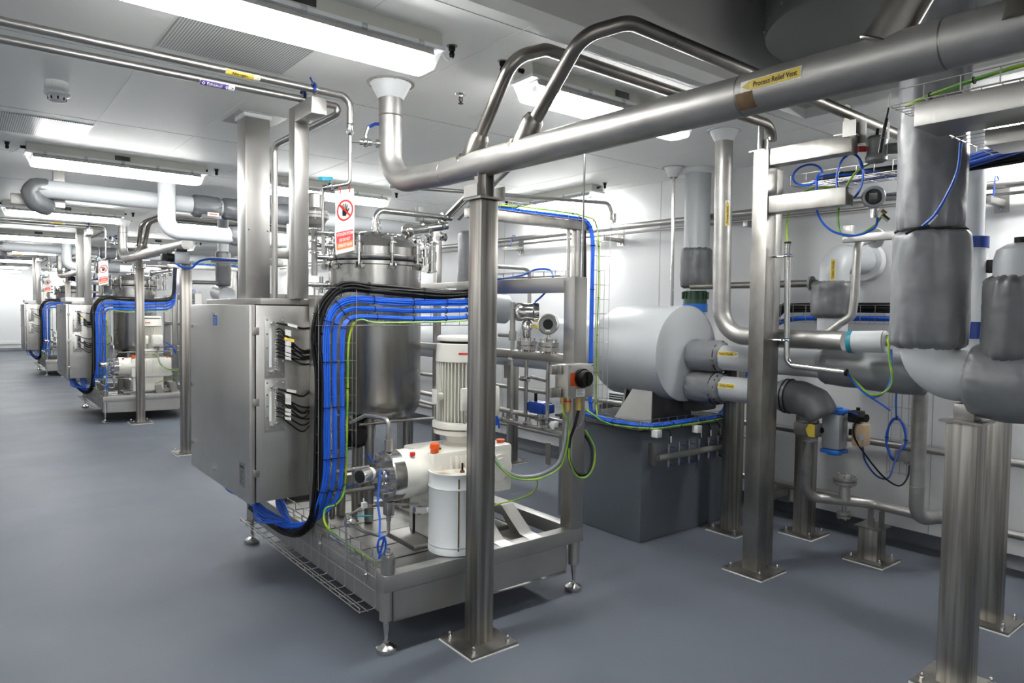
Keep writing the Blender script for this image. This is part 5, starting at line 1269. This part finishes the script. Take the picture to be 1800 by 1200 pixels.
gc('air_line', [(4.40, 2.0, .79), (4.42, 1.99, .70), (4.50, 1.95, .60), (4.62, 1.93, .58), (4.8, 1.97, .66), (4.95, 1.99, .74)], .0055, 'bluep', 'blue air line sagging from the beige positioner towards the wall tray')
gc('signal_cable', [(4.36, 2.03, .96), (4.36, 2.04, .86), (4.40, 1.98, .74), (4.52, 1.92, .60), (4.70, 1.90, .52), (4.9, 1.93, .54), (5.0, 1.96, .60)], .0055, 'black', 'black cable sagging from the beige positioner towards the wall tray')
basket('cable_tray', 'narrow upright wire mesh ladder fixed to the wall behind the pipes', (5.13, 2.14, .50), (5.13, 2.14, 1.35), (0, -1, 0), .13, (-1, 0, 0), .05, .115, nl=2)
cc = V((5.06, 2.075, .76)); lp = []
for i in range(46):
    a = 2 * PI * i / 15; lp.append(cc + V((.006 * math.sin(i), .062 * math.cos(a) * (1 + .05 * math.sin(i * .7)), .145 * math.sin(a) * (1 + .06 * math.cos(i * .5)))))
t = thing('coiled_cable', 'long oval coil of blue cable hanging on the wall ladder', 'cable', lp[0])
MB().tube(smooth(lp, 3), .0065, 8).build('coil', 'blue', t)
MB().tube(smooth([(5.06, 2.08, .91), (5.07, 2.09, 1.05), (5.08, 2.085, 1.3)]), .0065, 8).build('tail', 'blue', t)
for a in (0, .5, 1, 1.5): MB().tube([cc + V((.012 * math.cos(q), .062 * math.cos(a * PI) + .014 * math.sin(q) * math.cos(a * PI), .145 * math.sin(a * PI) + .014 * math.sin(q) * math.sin(a * PI))) for q in [2 * PI * k / 12 for k in range(13)]], .003, 5).build('cable_tie', 'black', t)

# drain line at floor level
t = thing('drain_line', 'low steel drain pipe with flanged cross, sloping from the valve along the stub post', 'pipe', (4.3, 2.31, .8))
MB().tube([(4.285, 2.29, .80), (4.285, 2.29, .735), (4.30, 2.31, .69), (4.32, 2.33, .5), (4.34, 2.325, .41), (4.67, 2.04, .375), (4.67, 1.80, .372)], [.018] * 7, 10).build('tmp', 'pipe', t)
bpy.data.objects.remove([o for o in t.children if o.name.startswith('tmp')][0])
MB().tube([(4.285, 2.29, .79), (4.30, 2.30, .74), (4.31, 2.31, .69)], [.014, .020, .031], 20).build('reducer', 'pipe', t)
MB().tube([(4.31, 2.31, .695), (4.34, 2.34, .41), (4.67, 2.06, .375), (4.67, 1.72, .368)], .031, 28, bend=.11, seg=9).build('pipe_run', 'pipe', t)
jx, jy = 4.54, 2.17
MB().tube([(jx, jy, .395), (jx, jy, .50)], [.038, .030], 24).build('cross_neck', 'pipe', t)
m = MB(); flange(m, (jx, jy, .512), (0, 0, 1), .072, .018, 36); flange(m, (jx, jy, .538), (0, 0, 1), .072, .018, 36); bolts(m, (jx, jy, .528), (0, 0, 1), .056, .075, 8, .0075); m.build('upper_flange', 'pipe', t)
m = MB(); flange(m, (jx, jy, .305), (0, 0, 1), .042, .014, 28); flange(m, (jx, jy, .285), (0, 0, 1), .042, .014, 28); m.cyl((jx, jy, .305), (jx, jy, .38), .014, n=14); bolts(m, (jx, jy, .295), (0, 0, 1), .032, .055, 4, .006); m.build('lower_flange', 'pipe', t)
t = thing('riser_pipe', 'dull steel riser dropping behind the near posts and elbowing to the wall', 'pipe', (4.67, 1.76, 1.2))
MB().tube([(4.60, 1.755, 1.25), (4.60, 1.755, .36), (5.1, 1.62, .33)], .042, 28, bend=.10, seg=9).build('pipe_run', 'pipe', t)
MB().lathe([(.042, -.003), (.0435, 0), (.042, .003)], (4.60, 1.755, .56), (0, 0, 1), 28).build('weld_seam', 'steeld', t)
t = post('support_post', 4.669, 2.042, .226, .125, 'short stub post on a base plate carrying the low drain pipe', plate=.25)
MB().box((4.63, 1.98, .236), (4.70, 1.986, .345)).box((4.63, 2.05, .236), (4.70, 2.056, .345)).box((4.60, 2.0, .236), (4.606, 2.04, .30)).build('saddle', 'steeld', t)
post('support_post', 4.834, 2.60, .93, .115, 'steel post standing behind the low drain pipe bend', plate=.25)
post('support_post', 4.452, 2.96, 1.36, .11, 'darker steel post between the plinth and the front post', plate=.25)
post('support_post', 4.60, 5.75, 1.07, .09, 'thin post with a base plate seen behind the skid frame', plate=.24)
# tall vent riser
t = thing('vent_riser', 'steel vent riser dropping from the ceiling and turning towards the camera', 'pipe', (4.06, 2.83, ZC))
MB().tube([(4.06, 2.832, 2.79), (4.085, 2.832, 1.458), (4.10, 1.99, 1.455)], .058, 36, bend=.19, seg=12).build('pipe_run', 'pipe', t)
MB().lathe([(.061, 2.765), (.064, 2.77), (.090, 2.822), (.095, ZC - .001)], (4.06, 2.832, 0), n=36).lathe([(.095, ZC - .006), (.115, ZC - .006), (.115, ZC)], (4.06, 2.832, 0), n=36).build('ceiling_seal', 'plastic', t)
MB().tube([(4.10, 2.16, 1.455), (4.11, 2.10, 1.50), (4.125, 2.03, 1.56), (4.13, 1.965, 1.60), (4.13, 1.955, 1.70), (4.14, 1.95, 2.03), (4.30, 1.93, 2.07)], .0235, 20, bend=.05).build('branch_tube', 'pipe', t)
m = MB(); flange(m, (4.315, 1.93, 2.072), (1, -.1, .2), .06, .012); bolts(m, (4.315, 1.93, 2.072), (1, -.1, .2), .048, .025, 6, .006); m.build('flange', 'plastic', t)
pipe_label('m', 'Process Vent', (4.069, 2.832, 2.28), (0, 0, 1), (-.45, -.9, 0), .058, .17, .03, 'upright yellow Process Vent marker on the steel vent riser', arrow=1, tw=.11)
t = thing('valve_actuator', 'short grey cylinder actuator with a teal ring, above the long jacket', 'actuator', (4.10, 1.9, 1.485))
MB().tube([(4.02, 1.90, 1.455), (4.04, 1.74, 1.462)], .062, 36).lathe([(0, 0), (.056, 0), (.062, .006)], (4.045, 1.73, 1.462), (-.1, 1, 0), 36).build('cylinder', 'plastic', t)
MB().tube([(4.017, 1.925, 1.454), (4.02, 1.90, 1.455)], .065, 36).build('teal_ring', 'teal', t)
for z in (1.49, 1.45): MB().hexn((4.045, 1.735, z), (4.05, 1.705, z), .013).build('brass_gland', 'brass', t)
gc('actuator_cable', [(4.03, 1.72, 1.49), (4.0, 1.70, 1.46), (3.98, 1.68, 1.36), (3.97, 1.66, 1.25), (3.95, 1.69, 1.19), (3.93, 1.75, 1.17), (3.93, 1.82, 1.22), (3.92, 1.88, 1.285)], .006, 'yg', 'yellow-green cable from the teal-ringed actuator looping to the conduit end')
gc('actuator_cable', [(4.04, 1.70, 1.42), (4.0, 1.68, 1.34), (3.975, 1.67, 1.25), (3.95, 1.70, 1.18), (3.93, 1.76, 1.16), (3.92, 1.84, 1.23), (3.91, 1.88, 1.285)], .0055, 'blue', 'blue cable beside the yellow-green one looping to the conduit end')
gc('probe_lead', [(3.93, 1.77, 1.165), (3.95, 1.70, 1.12), (3.96, 1.66, 1.09)], .005, 'blue', 'short blue lead ending in a black probe on the jacket')
# conduit on the front post
t = thing('conduit_tube', 'slim polished conduit clamped to the front post and bending towards the camera', 'conduit', (3.90, 2.26, 2.03))
MB().tube([(3.90, 2.255, 2.03), (3.905, 2.24, 1.30), (3.905, 1.885, 1.285)], .0175, 18, bend=.06).build('tube', 'shiny', t)
MB().cyl((3.90, 2.255, 2.03), (3.90, 2.255, 2.042), .020, n=18).build('black_bush', 'black', t)
MB().cyl((3.905, 1.885, 1.285), (3.905, 1.875, 1.285), .021, n=18).build('black_bush', 'black', t)
for z in (1.955, 1.45):
    MB().cyl((3.89, 2.35, z), (3.90, 2.27, z), .006, n=8).tube([V((3.90, 2.25, z)) + V((math.cos(q), math.sin(q), 0)) * .022 for q in [2 * PI * k / 14 for k in range(15)]], .005, 6).build('clamp', 'shiny', t)
    MB().tube([V((3.90, 2.25, z + .012)) + V((math.cos(q), math.sin(q), 0)) * .021 for q in [2 * PI * k / 14 for k in range(15)]], .003, 6).build('clamp_lining', 'bluep', t)
# front post with arms
t = post('support_post', 3.874, 2.401, 2.60, .105, 'tall square steel post with two forward arms holding the bent branch pipes', m='steeld', plate=.27, cap=False)
MB().box((3.95, 2.37, .02), (4.03, 2.45, 2.5), .004).build('rear_shaft', 'steeld', t)
MB().box((3.83, 1.865, 2.50), (3.92, 2.35, 2.60), .004).build('arm', 'steeld', t)
MB().box((3.83, 1.88, 2.215), (3.92, 2.35, 2.315), .004).build('arm', 'steeld', t)
for y in (2.44, 1.91):
    MB().box((3.83, y - .05, 2.60), (3.92, y + .05, 2.607)).box((3.85, y - .004, 2.607), (3.90, y + .004, 2.77)).box((3.90, y - .035, 2.607), (3.905, y + .035, 2.68)).build('saddle', 'steel', t)
MB().box((3.81, 1.83, 2.58), (3.815, 1.90, 2.665)).build('guide_plate', 'steel', t)
MB().box((3.93, 1.83, 2.56), (3.935, 1.90, 2.68)).build('guide_plate', 'steel', t)
# wire basket with cable coils and the instruments beside it
basket('cable_tray', 'wire mesh cable basket with tangled cables beside the post arms', (4.02, 2.33, 2.40), (4.02, 1.2, 2.40), (1, 0, 0), .26, (0, 0, 1), .06, .10, nl=6)
bundle('cable_bundle', 'black cables lying in the wire basket beside the post arms', 'cables', [(4.12, 2.15, 2.43), (4.12, 1.9, 2.43), (4.12, 1.3, 2.42)], .03, 8, .008, 'black', [.3, .7], squash=.6)
bundle('cable_bundle', 'blue cables lying in the wire basket beside the post arms', 'cables', [(4.2, 2.25, 2.43), (4.2, 1.9, 2.42), (4.2, 1.3, 2.415)], .035, 8, .007, 'blue', [.3, .7], squash=.5)
def loop(c, rx_, rz_, n=1.0, a0=0, ax=(0, 1, 0)):
    ax = V(ax).normalized()
    return [V(c) + ax * rx_ * math.cos(a0 + 2 * PI * n * k / 14) + V((0.0, 0, 1)) * rz_ * math.sin(a0 + 2 * PI * n * k / 14) for k in range(15)]
gc('blue_cable', [(4.1, 1.9, 2.42)] + loop((3.98, 2.19, 2.44), .09, .06, .95, 3.5) + [(3.93, 2.10, 2.40), (3.92, 2.085, 2.2), (3.92, 2.0, 2.09), (3.95, 1.88, 2.055), (3.98, 1.79, 2.09), (4.0, 1.78, 2.15)], .0065, 'blue', 'blue cable with a loop over the basket, hanging down and up to the level transmitter')
gc('blue_cable', loop((3.97, 1.93, 2.39), .075, .13, 1.3, 1.0) + [(4.1, 1.8, 2.41)], .0065, 'blue', 'blue cable coiled in an upright loop beside the basket')
gc('earth_cable', [(4.1, 2.05, 2.36), (4.0, 2.17, 2.36), (3.94, 2.24, 2.28), (3.91, 2.27, 2.16), (3.90, 2.258, 2.04)], .0062, 'yg', 'yellow-green cable arching from the basket into the top of the conduit')
gc('earth_cable', [(4.02, 1.84, 2.46), (3.96, 1.90, 2.40), (3.93, 1.96, 2.25), (3.93, 1.965, 2.12), (3.94, 1.94, 2.06), (3.96, 1.86, 2.06), (3.99, 1.79, 2.11), (4.02, 1.76, 2.17)], .006, 'yg', 'yellow-green cable hanging in a curve below the basket to the level transmitter')
t = thing('transmitter', 'grey painted transmitter with a red side plug, above the wire basket', 'transmitter', (4.0, 1.8, 2.53))
MB().lathe([(0, 2.60), (.045, 2.597), (.056, 2.585), (.056, 2.565), (.050, 2.55), (.050, 2.50), (.056, 2.485), (.056, 2.465), (.04, 2.455), (0, 2.455)], (4.0, 1.80, 0), n=32).build('housing', 'greyp', t)
MB().cyl((3.96, 1.84, 2.53), (3.93, 1.87, 2.53), .016, n=16).build('plug', 'red', t)
MB().cyl((4.04, 1.76, 2.53), (4.07, 1.70, 2.53), .03, n=20).build('side_boss', 'greyp', t)
MB().cyl((4.0, 1.80, 2.60), (4.0, 1.795, 2.64), .01, n=10).build('gland', 'black', t)
t = thing('level_transmitter', 'round faced steel level transmitter with a dark display, below the wire basket', 'transmitter', (4.0, 1.8, 2.26))
a = V((-.80, -.45, 0)).normalized(); c = V((4.0, 1.81, 2.262))
MB().lathe([(.0, -.06), (.045, -.06), (.05, 0), (.062, .005), (.064, .02), (.050, .03)], c, a, 8).build('head', 'shiny', t)
MB().lathe([(.060, .018), (.062, .030), (.056, .040), (.044, .042), (.042, .030)], c, a, 32).build('bezel', 'silver', t)
MB().cyl(c + a * .026, c + a * .031, .041, n=30).build('display_glass', 'glass', t)
fm = flatmap(c + a * .0318, V((0, 0, 1)).cross(a), (0, 0, 1)); patch([(-.022, -.014), (.018, -.014), (.018, .022), (-.022, .022)], fm, 'display', 'greyp', t)
MB().box((3.93, 1.90, 2.215), (3.96, 1.955, 2.325), .006).build('cover_plate', 'plastic', t)
MB().cyl((4.0, 1.80, 2.20), (4.0, 1.80, 2.15), .02, n=14).hexn((4.01, 1.76, 2.16), (4.02, 1.73, 2.13), .014).cyl((4.02, 1.78, 2.26), (4.08, 1.68, 2.26), .02, n=14).build('neck', 'shiny', t)
MB().hexn((4.02, 1.77, 2.19), (4.03, 1.75, 2.17), .012).build('brass_gland', 'brass', t)
one(MB().box((4.05, 1.50, 2.03), (4.09, 2.0, 2.075), .003).box((4.05, 1.95, 2.06), (4.09, 2.0, 2.13), .003), 'strut_rail', 'steel', 'short steel strut below the level transmitter', 'bracket', (4.05, 1.5, 2.03))
# vertical pipes by the wall
wallp('thin polished tube dropping from the ceiling near the right wall', [(4.75, 3.80, 2.80), (4.765, 3.80, 1.50)], .0135, 'shiny', n=16, nm='wall_tube')
wallp('second thin polished tube close beside the first one near the right wall', [(4.785, 3.83, 2.80), (4.80, 3.83, 1.50)], .0135, 'shiny', n=16, nm='wall_tube')
t = thing('ceiling_seal', 'small white cone seal on the ceiling around the two thin tubes', 'pipe seal', (4.765, 3.81, ZC))
MB().lathe([(.035, 2.755), (.04, 2.76), (.075, 2.83), (.08, ZC - .001)], (4.765, 3.815, 0), n=30).build('cone', 'plastic', t)
MB().lathe([(.08, ZC - .005), (.10, ZC - .005), (.10, ZC)], (4.765, 3.815, 0), n=30).build('ring', 'steel', t)
t = thing('insulated_riser', 'grey clad riser behind the steel vent riser, with a ceiling collar and green flange', 'pipe', (4.95, 3.70, ZC))
MB().tube([(4.95, 3.70, 2.80), (4.95, 3.70, 2.10)], .108, 40).tube([(4.95, 3.70, 1.9), (4.95, 3.70, 1.40)], .09, 36).build('cladding', 'clad', t)
MB().lathe([(.11, 2.79), (.125, 2.80), (.13, ZC - .001)], (4.95, 3.70, 0), n=40).lathe([(.13, ZC - .006), (.158, ZC - .006), (.158, ZC)], (4.95, 3.70, 0), n=40).build('ceiling_seal', 'plastic', t)
m = MB().cyl((4.95, 3.70, 1.69), (4.95, 3.70, 1.80), .10, n=40); bolts(m, (4.95, 3.70, 1.76), (0, 0, 1), .105, .06, 16, .009); m.build('green_flange', 'green', t)
MB().cyl((4.95, 3.70, 1.62), (4.95, 3.70, 1.69), .105, n=40).build('blue_band', 'bluel', t)
jthing('dark grey jacket on the clad riser behind the steel vent riser', [(4.95, 3.70, 1.82), (4.95, 3.70, 2.17)], .135, 21, 'jacketd')
t = thing('insulated_elbow', 'light grey clad elbow turning into the wall above the small grey jacket', 'pipe', (4.72, 2.38, 1.8))
MB().tube([(4.72, 2.38, 1.35), (4.72, 2.38, 2.00), (5.17, 2.38, 2.00)], .098, 36, bend=.12, seg=10).build('cladding', 'clad', t)
MB().cyl((5.12, 2.38, 2.0), (5.19, 2.38, 2.0), .14, n=36).build('wall_collar', 'plastic', t)
pipe_label('m', 'Carbon Dioxide', (4.72, 2.38, 1.90), (0, 0, 1), (-.92, -.38, 0), .098, .17, .032, 'upright yellow Carbon Dioxide marker on the clad wall elbow', arrow=-1, tw=.11)
jthing('small boxy grey jacket beneath the clad wall elbow', [(4.72, 2.38, 1.585), (4.72, 2.38, 1.84)], .145, 27, 'jacketd', amp=.05)
t = thing('cold_pipe', 'dark steel pipe with flanges meeting the small grey jacket', 'pipe', (4.72, 2.5, 1.82))
MB().tube([(4.76, 3.6, 1.83), (4.74, 2.50, 1.83)], .026, 20).build('pipe_run', 'piped', t)
m = MB(); flange(m, (4.74, 2.55, 1.83), (0, 1, 0), .052, .016); bolts(m, (4.74, 2.55, 1.83), (0, 1, 0), .042, .03, 6, .006); m.build('flange', 'greyp', t)
# wall-side high level pipe drop with union
t = thing('drop_pipe', 'slim steel pipe crossing below the ceiling and dropping to the high wall pipe', 'pipe', (4.95, 5.0, 2.6))
MB().tube([(2.9, 5.35, 2.66), (4.93, 4.72, 2.66), (4.97, 4.68, 2.47)], .018, 14, bend=.06).build('pipe_run', 'steel', t)
MB().cyl((4.965, 4.685, 2.50), (4.96, 4.69, 2.56), .024, n=14).build('union', 'shiny', t)
for s in (-.035, .035): MB().cyl((4.96 + s, 4.69, 2.49), (4.96 + s, 4.69, 2.57), .010, n=10).build('union_bolt', 'shiny', t)
one(MB().cyl((2.92, 3.0, 1.80), (2.92, 3.0, ZC), .0065, n=10), 'hanger_rod', 'shiny', 'very thin bright rod hanging from the ceiling right of the nearest post', 'rod', (2.92, 3.0, 1.8))

# near right insulated pipework ------------------------------------------------------------
PX = 3.40
t = thing('insulated_elbow', 'pale grey clad elbow below the tall quilted column at the right', 'pipe', (PX, 1.27, 1.35))
MB().tube([(PX, 1.275, 1.62), (PX, 1.275, 1.352), (PX, .80, 1.345)], .112, 56, bend=.13, seg=12).build('cladding', 'clad', t)
jthing('lower fat quilted grey jacket of the tall insulated column at the right', [(PX, 1.275, 1.46), (PX, 1.275, 1.99)], .156, 31, amp=.03, n=72)
t2 = jthing('upper quilted grey jacket of the tall insulated column at the right', [(PX, 1.285, 1.965), (PX, 1.29, 3.06)], .138, 34, amp=.04, n=72)
t = thing('column_drawcord', 'black drawcord with a knot at the waist of the quilted column', 'cord', (PX, 1.275, 1.985))
MB().tube([V((PX, 1.28, 1.985)) + V((math.cos(a), math.sin(a), .02 * math.sin(3 * a))) * (.137 + .004 * math.sin(7 * a)) for a in [2 * PI * k / 40 for k in range(41)]], .006, 6).tube(smooth([(PX - .13, 1.24, 1.99), (PX - .16, 1.27, 1.985), (PX - .19, 1.31, 1.96)]), .006, 6).build('cord', 'lace', t)
gc('blue_cable', [(3.18, 1.10, 2.31), (3.20, 1.115, 2.2), (3.215, 1.16, 2.10), (3.235, 1.21, 2.03), (3.255, 1.27, 1.985)], .0058, 'blue', 'blue cable running down across the quilted column to its waist')
one(MB().bar((3.236, 1.20, 2.035), (3.246, 1.235, 2.0), .014, .003, (1, 0, 0)), 'cable_tag', 'labw', 'white tag on the blue cable at the waist of the quilted column', 'tag', (3.24, 1.21, 2.02))
jthing('large quilted jacket on the horizontal pipe at the right edge, over the near post', [(PX, 1.10, 1.345), (PX, .95, 1.335), (PX, .35, 1.33)], .165, 41, amp=.035, n=64)
jthing('quilted jacket on the short upright pipe at the right edge', [(PX - .02, .93, 1.42), (PX - .02, .93, 1.775)], .135, 44, 'jacketd', amp=.04, n=64)
t = thing('domed_pipe_end', 'pale domed pipe end above the jacket at the right edge', 'pipe', (PX - .02, .93, 1.75))
MB().lathe([(.098, 1.70), (.098, 1.84), (.088, 1.88), (.05, 1.905), (0, 1.91)], (PX - .02, .93, 0), n=44).build('dome', 'clad', t)
MB().cyl((PX - .02, .93, 1.905), (PX - .02, .93, 1.93), .03, n=16).build('black_cap', 'black', t)
t = post('support_post', 3.373, 1.10, 1.155, .122, 'broad steel post at the right edge under the large quilted jacket', plate=.27)
MB().box((3.33, 1.06, 1.165), (3.42, 1.14, 1.235), .003).build('saddle_block', 'steeld', t)
post('support_post', 4.233, 1.243, 1.18, .11, 'steel post just behind the broad post at the right edge', plate=.25)
wallp('pale clad riser behind the quilted column at the right', [(4.28, 1.42, 2.80), (4.28, 1.42, 2.03)], .066, 'cladw', n=36)
t = thing('valve_actuator', 'tall white actuator with dark blue bands behind the quilted column', 'actuator', (4.28, 1.40, 1.5))
MB().cyl((4.28, 1.40, 1.58), (4.28, 1.40, 1.975), .066, n=36).build('cylinder', 'white', t)
for z0_, z1_ in ((1.975, 2.035), (1.49, 1.58)): MB().cyl((4.28, 1.40, z0_), (4.28, 1.40, z1_), .072, n=36).build('blue_band', 'bluep', t)
MB().box((4.27, 1.28, 1.84), (4.31, 1.335, 1.91), .006).cyl((4.28, 1.29, 1.875), (4.28, 1.22, 1.875), .02, .012, 16).build('solenoid', 'black', t)
wallp('pale clad pipe below the white actuator behind the quilted column', [(4.28, 1.40, 1.49), (4.28, 1.40, 1.30)], .06, 'cladw', n=36)
# overhead beam and trays at the upper right
t = thing('overhead_beam', 'heavy square steel beam overhead at the upper right', 'beam', (2.80, 1.115, 2.3))
MB().box((2.765, -.6, 2.30), (2.99, 1.115, 2.385), .004).build('beam_section', 'steel', t)
MB().box((3.0, .62, 2.24), (3.2, .96, 2.30), .003).build('side_stub', 'steel', t)
basket('cable_tray', 'wire mesh tray lying on the heavy overhead beam', (2.78, 1.22, 2.40), (2.78, -.6, 2.40), (1, 0, 0), .20, (0, 0, 1), .055, .12, nl=5)
bundle('cable_bundle', 'yellow-green cable in the tray on the heavy overhead beam', 'cables', [(2.90, 1.2, 2.42), (2.84, 1.05, 2.43), (2.80, .8, 2.445), (2.79, .4, 2.45), (2.8, 0, 2.45)], .004, 2, .006, 'yg', [.2, .4, .6, .8])
basket('cable_tray', 'wide wire mesh tray below the overhead beam full of blue cables', (3.02, 1.10, 2.31), (3.02, -.3, 2.31), (1, 0, 0), .5, (0, 0, 1), .05, .115, nl=8)
bundle('cable_bundle', 'blue cables in the wide tray below the overhead beam', 'cables', [(3.9, 1.35, 2.36), (3.6, 1.0, 2.35), (3.35, .8, 2.335), (3.25, .4, 2.335), (3.2, 0, 2.335)], .07, 12, .0075, 'blue', [.3, .5, .7, .9], normal=(0, 0, 1), squash=.3)
bundle('cable_bundle', 'black cables in the wide tray below the overhead beam', 'cables', [(4.0, 1.5, 2.36), (3.9, 1.1, 2.35), (3.6, .7, 2.34), (3.45, .3, 2.34)], .06, 10, .009, 'black', [.4, .7], normal=(0, 0, 1), squash=.3)
t = thing('hanging_tag', 'black toggle and white tag hanging beside the top of the quilted column', 'tag', (2.86, 1.24, 2.30))
MB().tube([(2.80, 1.22, 2.40), (2.795, 1.225, 2.36)], .0035, 6).cyl((2.795, 1.225, 2.36), (2.79, 1.235, 2.29), .007, n=10).cyl((2.79, 1.235, 2.285), (2.785, 1.24, 2.23), .007, n=10).build('toggle', 'black', t)
MB().bar((2.815, 1.225, 2.35), (2.815, 1.225, 2.285), .018, .002, (0, 1, 0)).build('tag', 'labw', t)

# overhead pale pipework between the bays ------------------------------------------------------------
for k, (w1, oy) in enumerate((('nearer', 0.0), ('farther', 7.96))):
    y0 = 7.55 + oy
    t = thing('overhead_insulated_pipe', 'pale insulated pipe crossing under the ceiling with a jacketed end, the ' + w1 + ' one', 'pipe', (.6, y0, 2.65), 'overhead crossing pipes')
    MB().tube([(.58, y0, 2.645), (4.7, y0, 2.60)], .082, 36).build('cladding', 'clad', t)
    jacket([(.66, y0, 2.655), (.56, y0, 2.65), (.53, y0, 2.60), (.56, y0, 2.52), (.66, y0 + .1, 2.49)], .085, 'end_jacket', 'jacketd', t, 51)
    for i, (a, b) in enumerate(((1.86, 2.13), (2.15, 2.42), (2.44, 2.9))):
        jacket([(a, y0, 2.627), (b, y0, 2.624)], .112, 'middle_jacket', 'jacketd', t, 55 + i, amp=.05)
    MB().box((1.93, y0 - .10, 2.50), (2.12, y0 - .06, 2.54), .004).build('label_holder', 'jacketd', t)
    MB().box((1.98, y0 - .116, 2.525), (2.09, y0 - .114, 2.56)).build('rating_label', 'labw', t)
    MB().box((1.995, y0 - .118, 2.535), (2.075, y0 - .1165, 2.55)).build('red_text_block', 'orange', t)
    t = thing('insulated_riser', 'white clad pipe dropping from the ceiling and elbowing right, ' + w1 + ' of the two', 'pipe', (1.58, y0 - .12, ZC), 'white ceiling drops')
    MB().tube([(1.60, y0 - .13, ZC - .002), (1.60, y0 - .13, 2.34), (3.4, y0 - .13, 2.32)], .078, 36, bend=.12, seg=10).build('cladding', 'cladw', t)
    jacket([(2.19, y0 - .13, 2.34), (2.47, y0 - .13, 2.34)], .10, 'valve_jacket', 'jacket', t, 61, amp=.06)
    t = thing('ceiling_frame', 'L-shaped steel channel bracket hanging below the ceiling, the ' + w1 + ' one', 'bracket', (.7, y0 + .35, 2.5), 'ceiling channel brackets')
    MB().box((.70, y0 + .10, 2.50), (.79, y0 + .19, ZC), .003).build('hanger', 'steel', t)
    MB().box((.38, y0 + .10, 2.50), (.70, y0 + .19, 2.595), .003).build('channel', 'steel', t)
    # valve, post-top fittings and drooping insulated pipe seen above the far cabinets
    t = thing('pneumatic_actuator', 'silver and black actuated valve on top of the mid-bay post, the ' + w1 + ' one', 'actuator', (1.9, y0 + .55, 2.15), 'mid-bay actuators')
    ya = y0 + .45
    MB().box((1.80, ya, 2.06), (1.95, ya + .12, 2.19), .012).build('body', 'silver', t)
    MB().box((1.82, ya + .01, 2.19), (1.93, ya + .11, 2.22), .01).cyl((1.80, ya + .05, 2.12), (1.72, ya + .05, 2.13), .045, n=18).box((1.68, ya, 2.09), (1.73, ya + .1, 2.16), .008).build('positioner', 'black', t)
    t = thing('insulated_elbow', 'small grey drooping insulated elbow behind the cabinet top, the ' + w1 + ' one', 'pipe', (2.35, y0 + .9, 1.9), 'drooping elbows')
    jacket([(2.42, y0 + .9, 2.25), (2.42, y0 + .9, 1.85)], .085, 'upright_jacket', 'jacket', t, 71, amp=.06)
    MB().tube([(2.42, y0 + .9, ZC - .001), (2.42, y0 + .9, 2.2)], .06, 24).build('upper_cladding', 'clad', t)
    MB().tube([(2.42, y0 + 1.1, 1.78), (2.42, y0 + .75, 1.74)], .095, 32).build('end_cap', 'clad', t)
    one(MB().tube([(1.98, y0 + .7, 1.55), (1.98, y0 + .7, 1.88), (2.3, y0 + .7, 1.88)], .022, 14, bend=.07), 'bent_tube', 'steel', 'bent steel tube beside the drooping elbow, the ' + w1 + ' one', 'pipe', (1.98, y0 + .7, 1.55), 'bent tubes')
    one(MB().box((2.2, y0 + .55, 2.10), (3.0, y0 + .60, 2.16), .003), 'cross_rail', 'steel', 'horizontal steel rail behind the ceiling column, the ' + w1 + ' one', 'bracket', (2.2, y0 + .55, 2.1), 'cross rails')
    gc('blue_cable', [(1.80, ya + .03, 2.08), (1.86, ya, 2.03), (1.96, ya, 2.02), (2.05, ya, 2.10), (2.2, ya, 2.13), (2.5, ya + .1, 2.13)], .012, 'blue', 'blue cable swinging from the actuated valve to the rail, the ' + w1 + ' one')
t = thing('relief_pipe', 'grey clad pipe with a jacket standing behind the nearest tank and arm', 'pipe', (3.6, 5.0, 1.5))
jacket([(3.55, 5.05, 1.72), (3.55, 5.05, 2.30)], .12, 'upright_jacket', 'jacket', t, 81, amp=.05)
MB().tube([(3.55, 5.05, 1.65), (3.9, 5.0, 1.62)], .13, 36).build('clad_end', 'clad', t)
MB().tube([(3.95, 5.2, 2.02), (4.35, 5.2, 2.02), (4.35, 5.2, 1.4)], .02, 14, bend=.08).build('bent_tube', 'steel', t)
for k in (0, 1):
    one(MB().box((1.22, 4.0 + 7.96 * (k + 1), 1.658), (1.50, 4.6 + 7.96 * (k + 1), 1.72), .01), 'document_box', 'white', 'flat white box lying on top of the control cabinet, ' + BAYS[k + 1], 'box', (1.22, 4 + 7.96 * (k + 1), 1.66), 'boxes on cabinets')
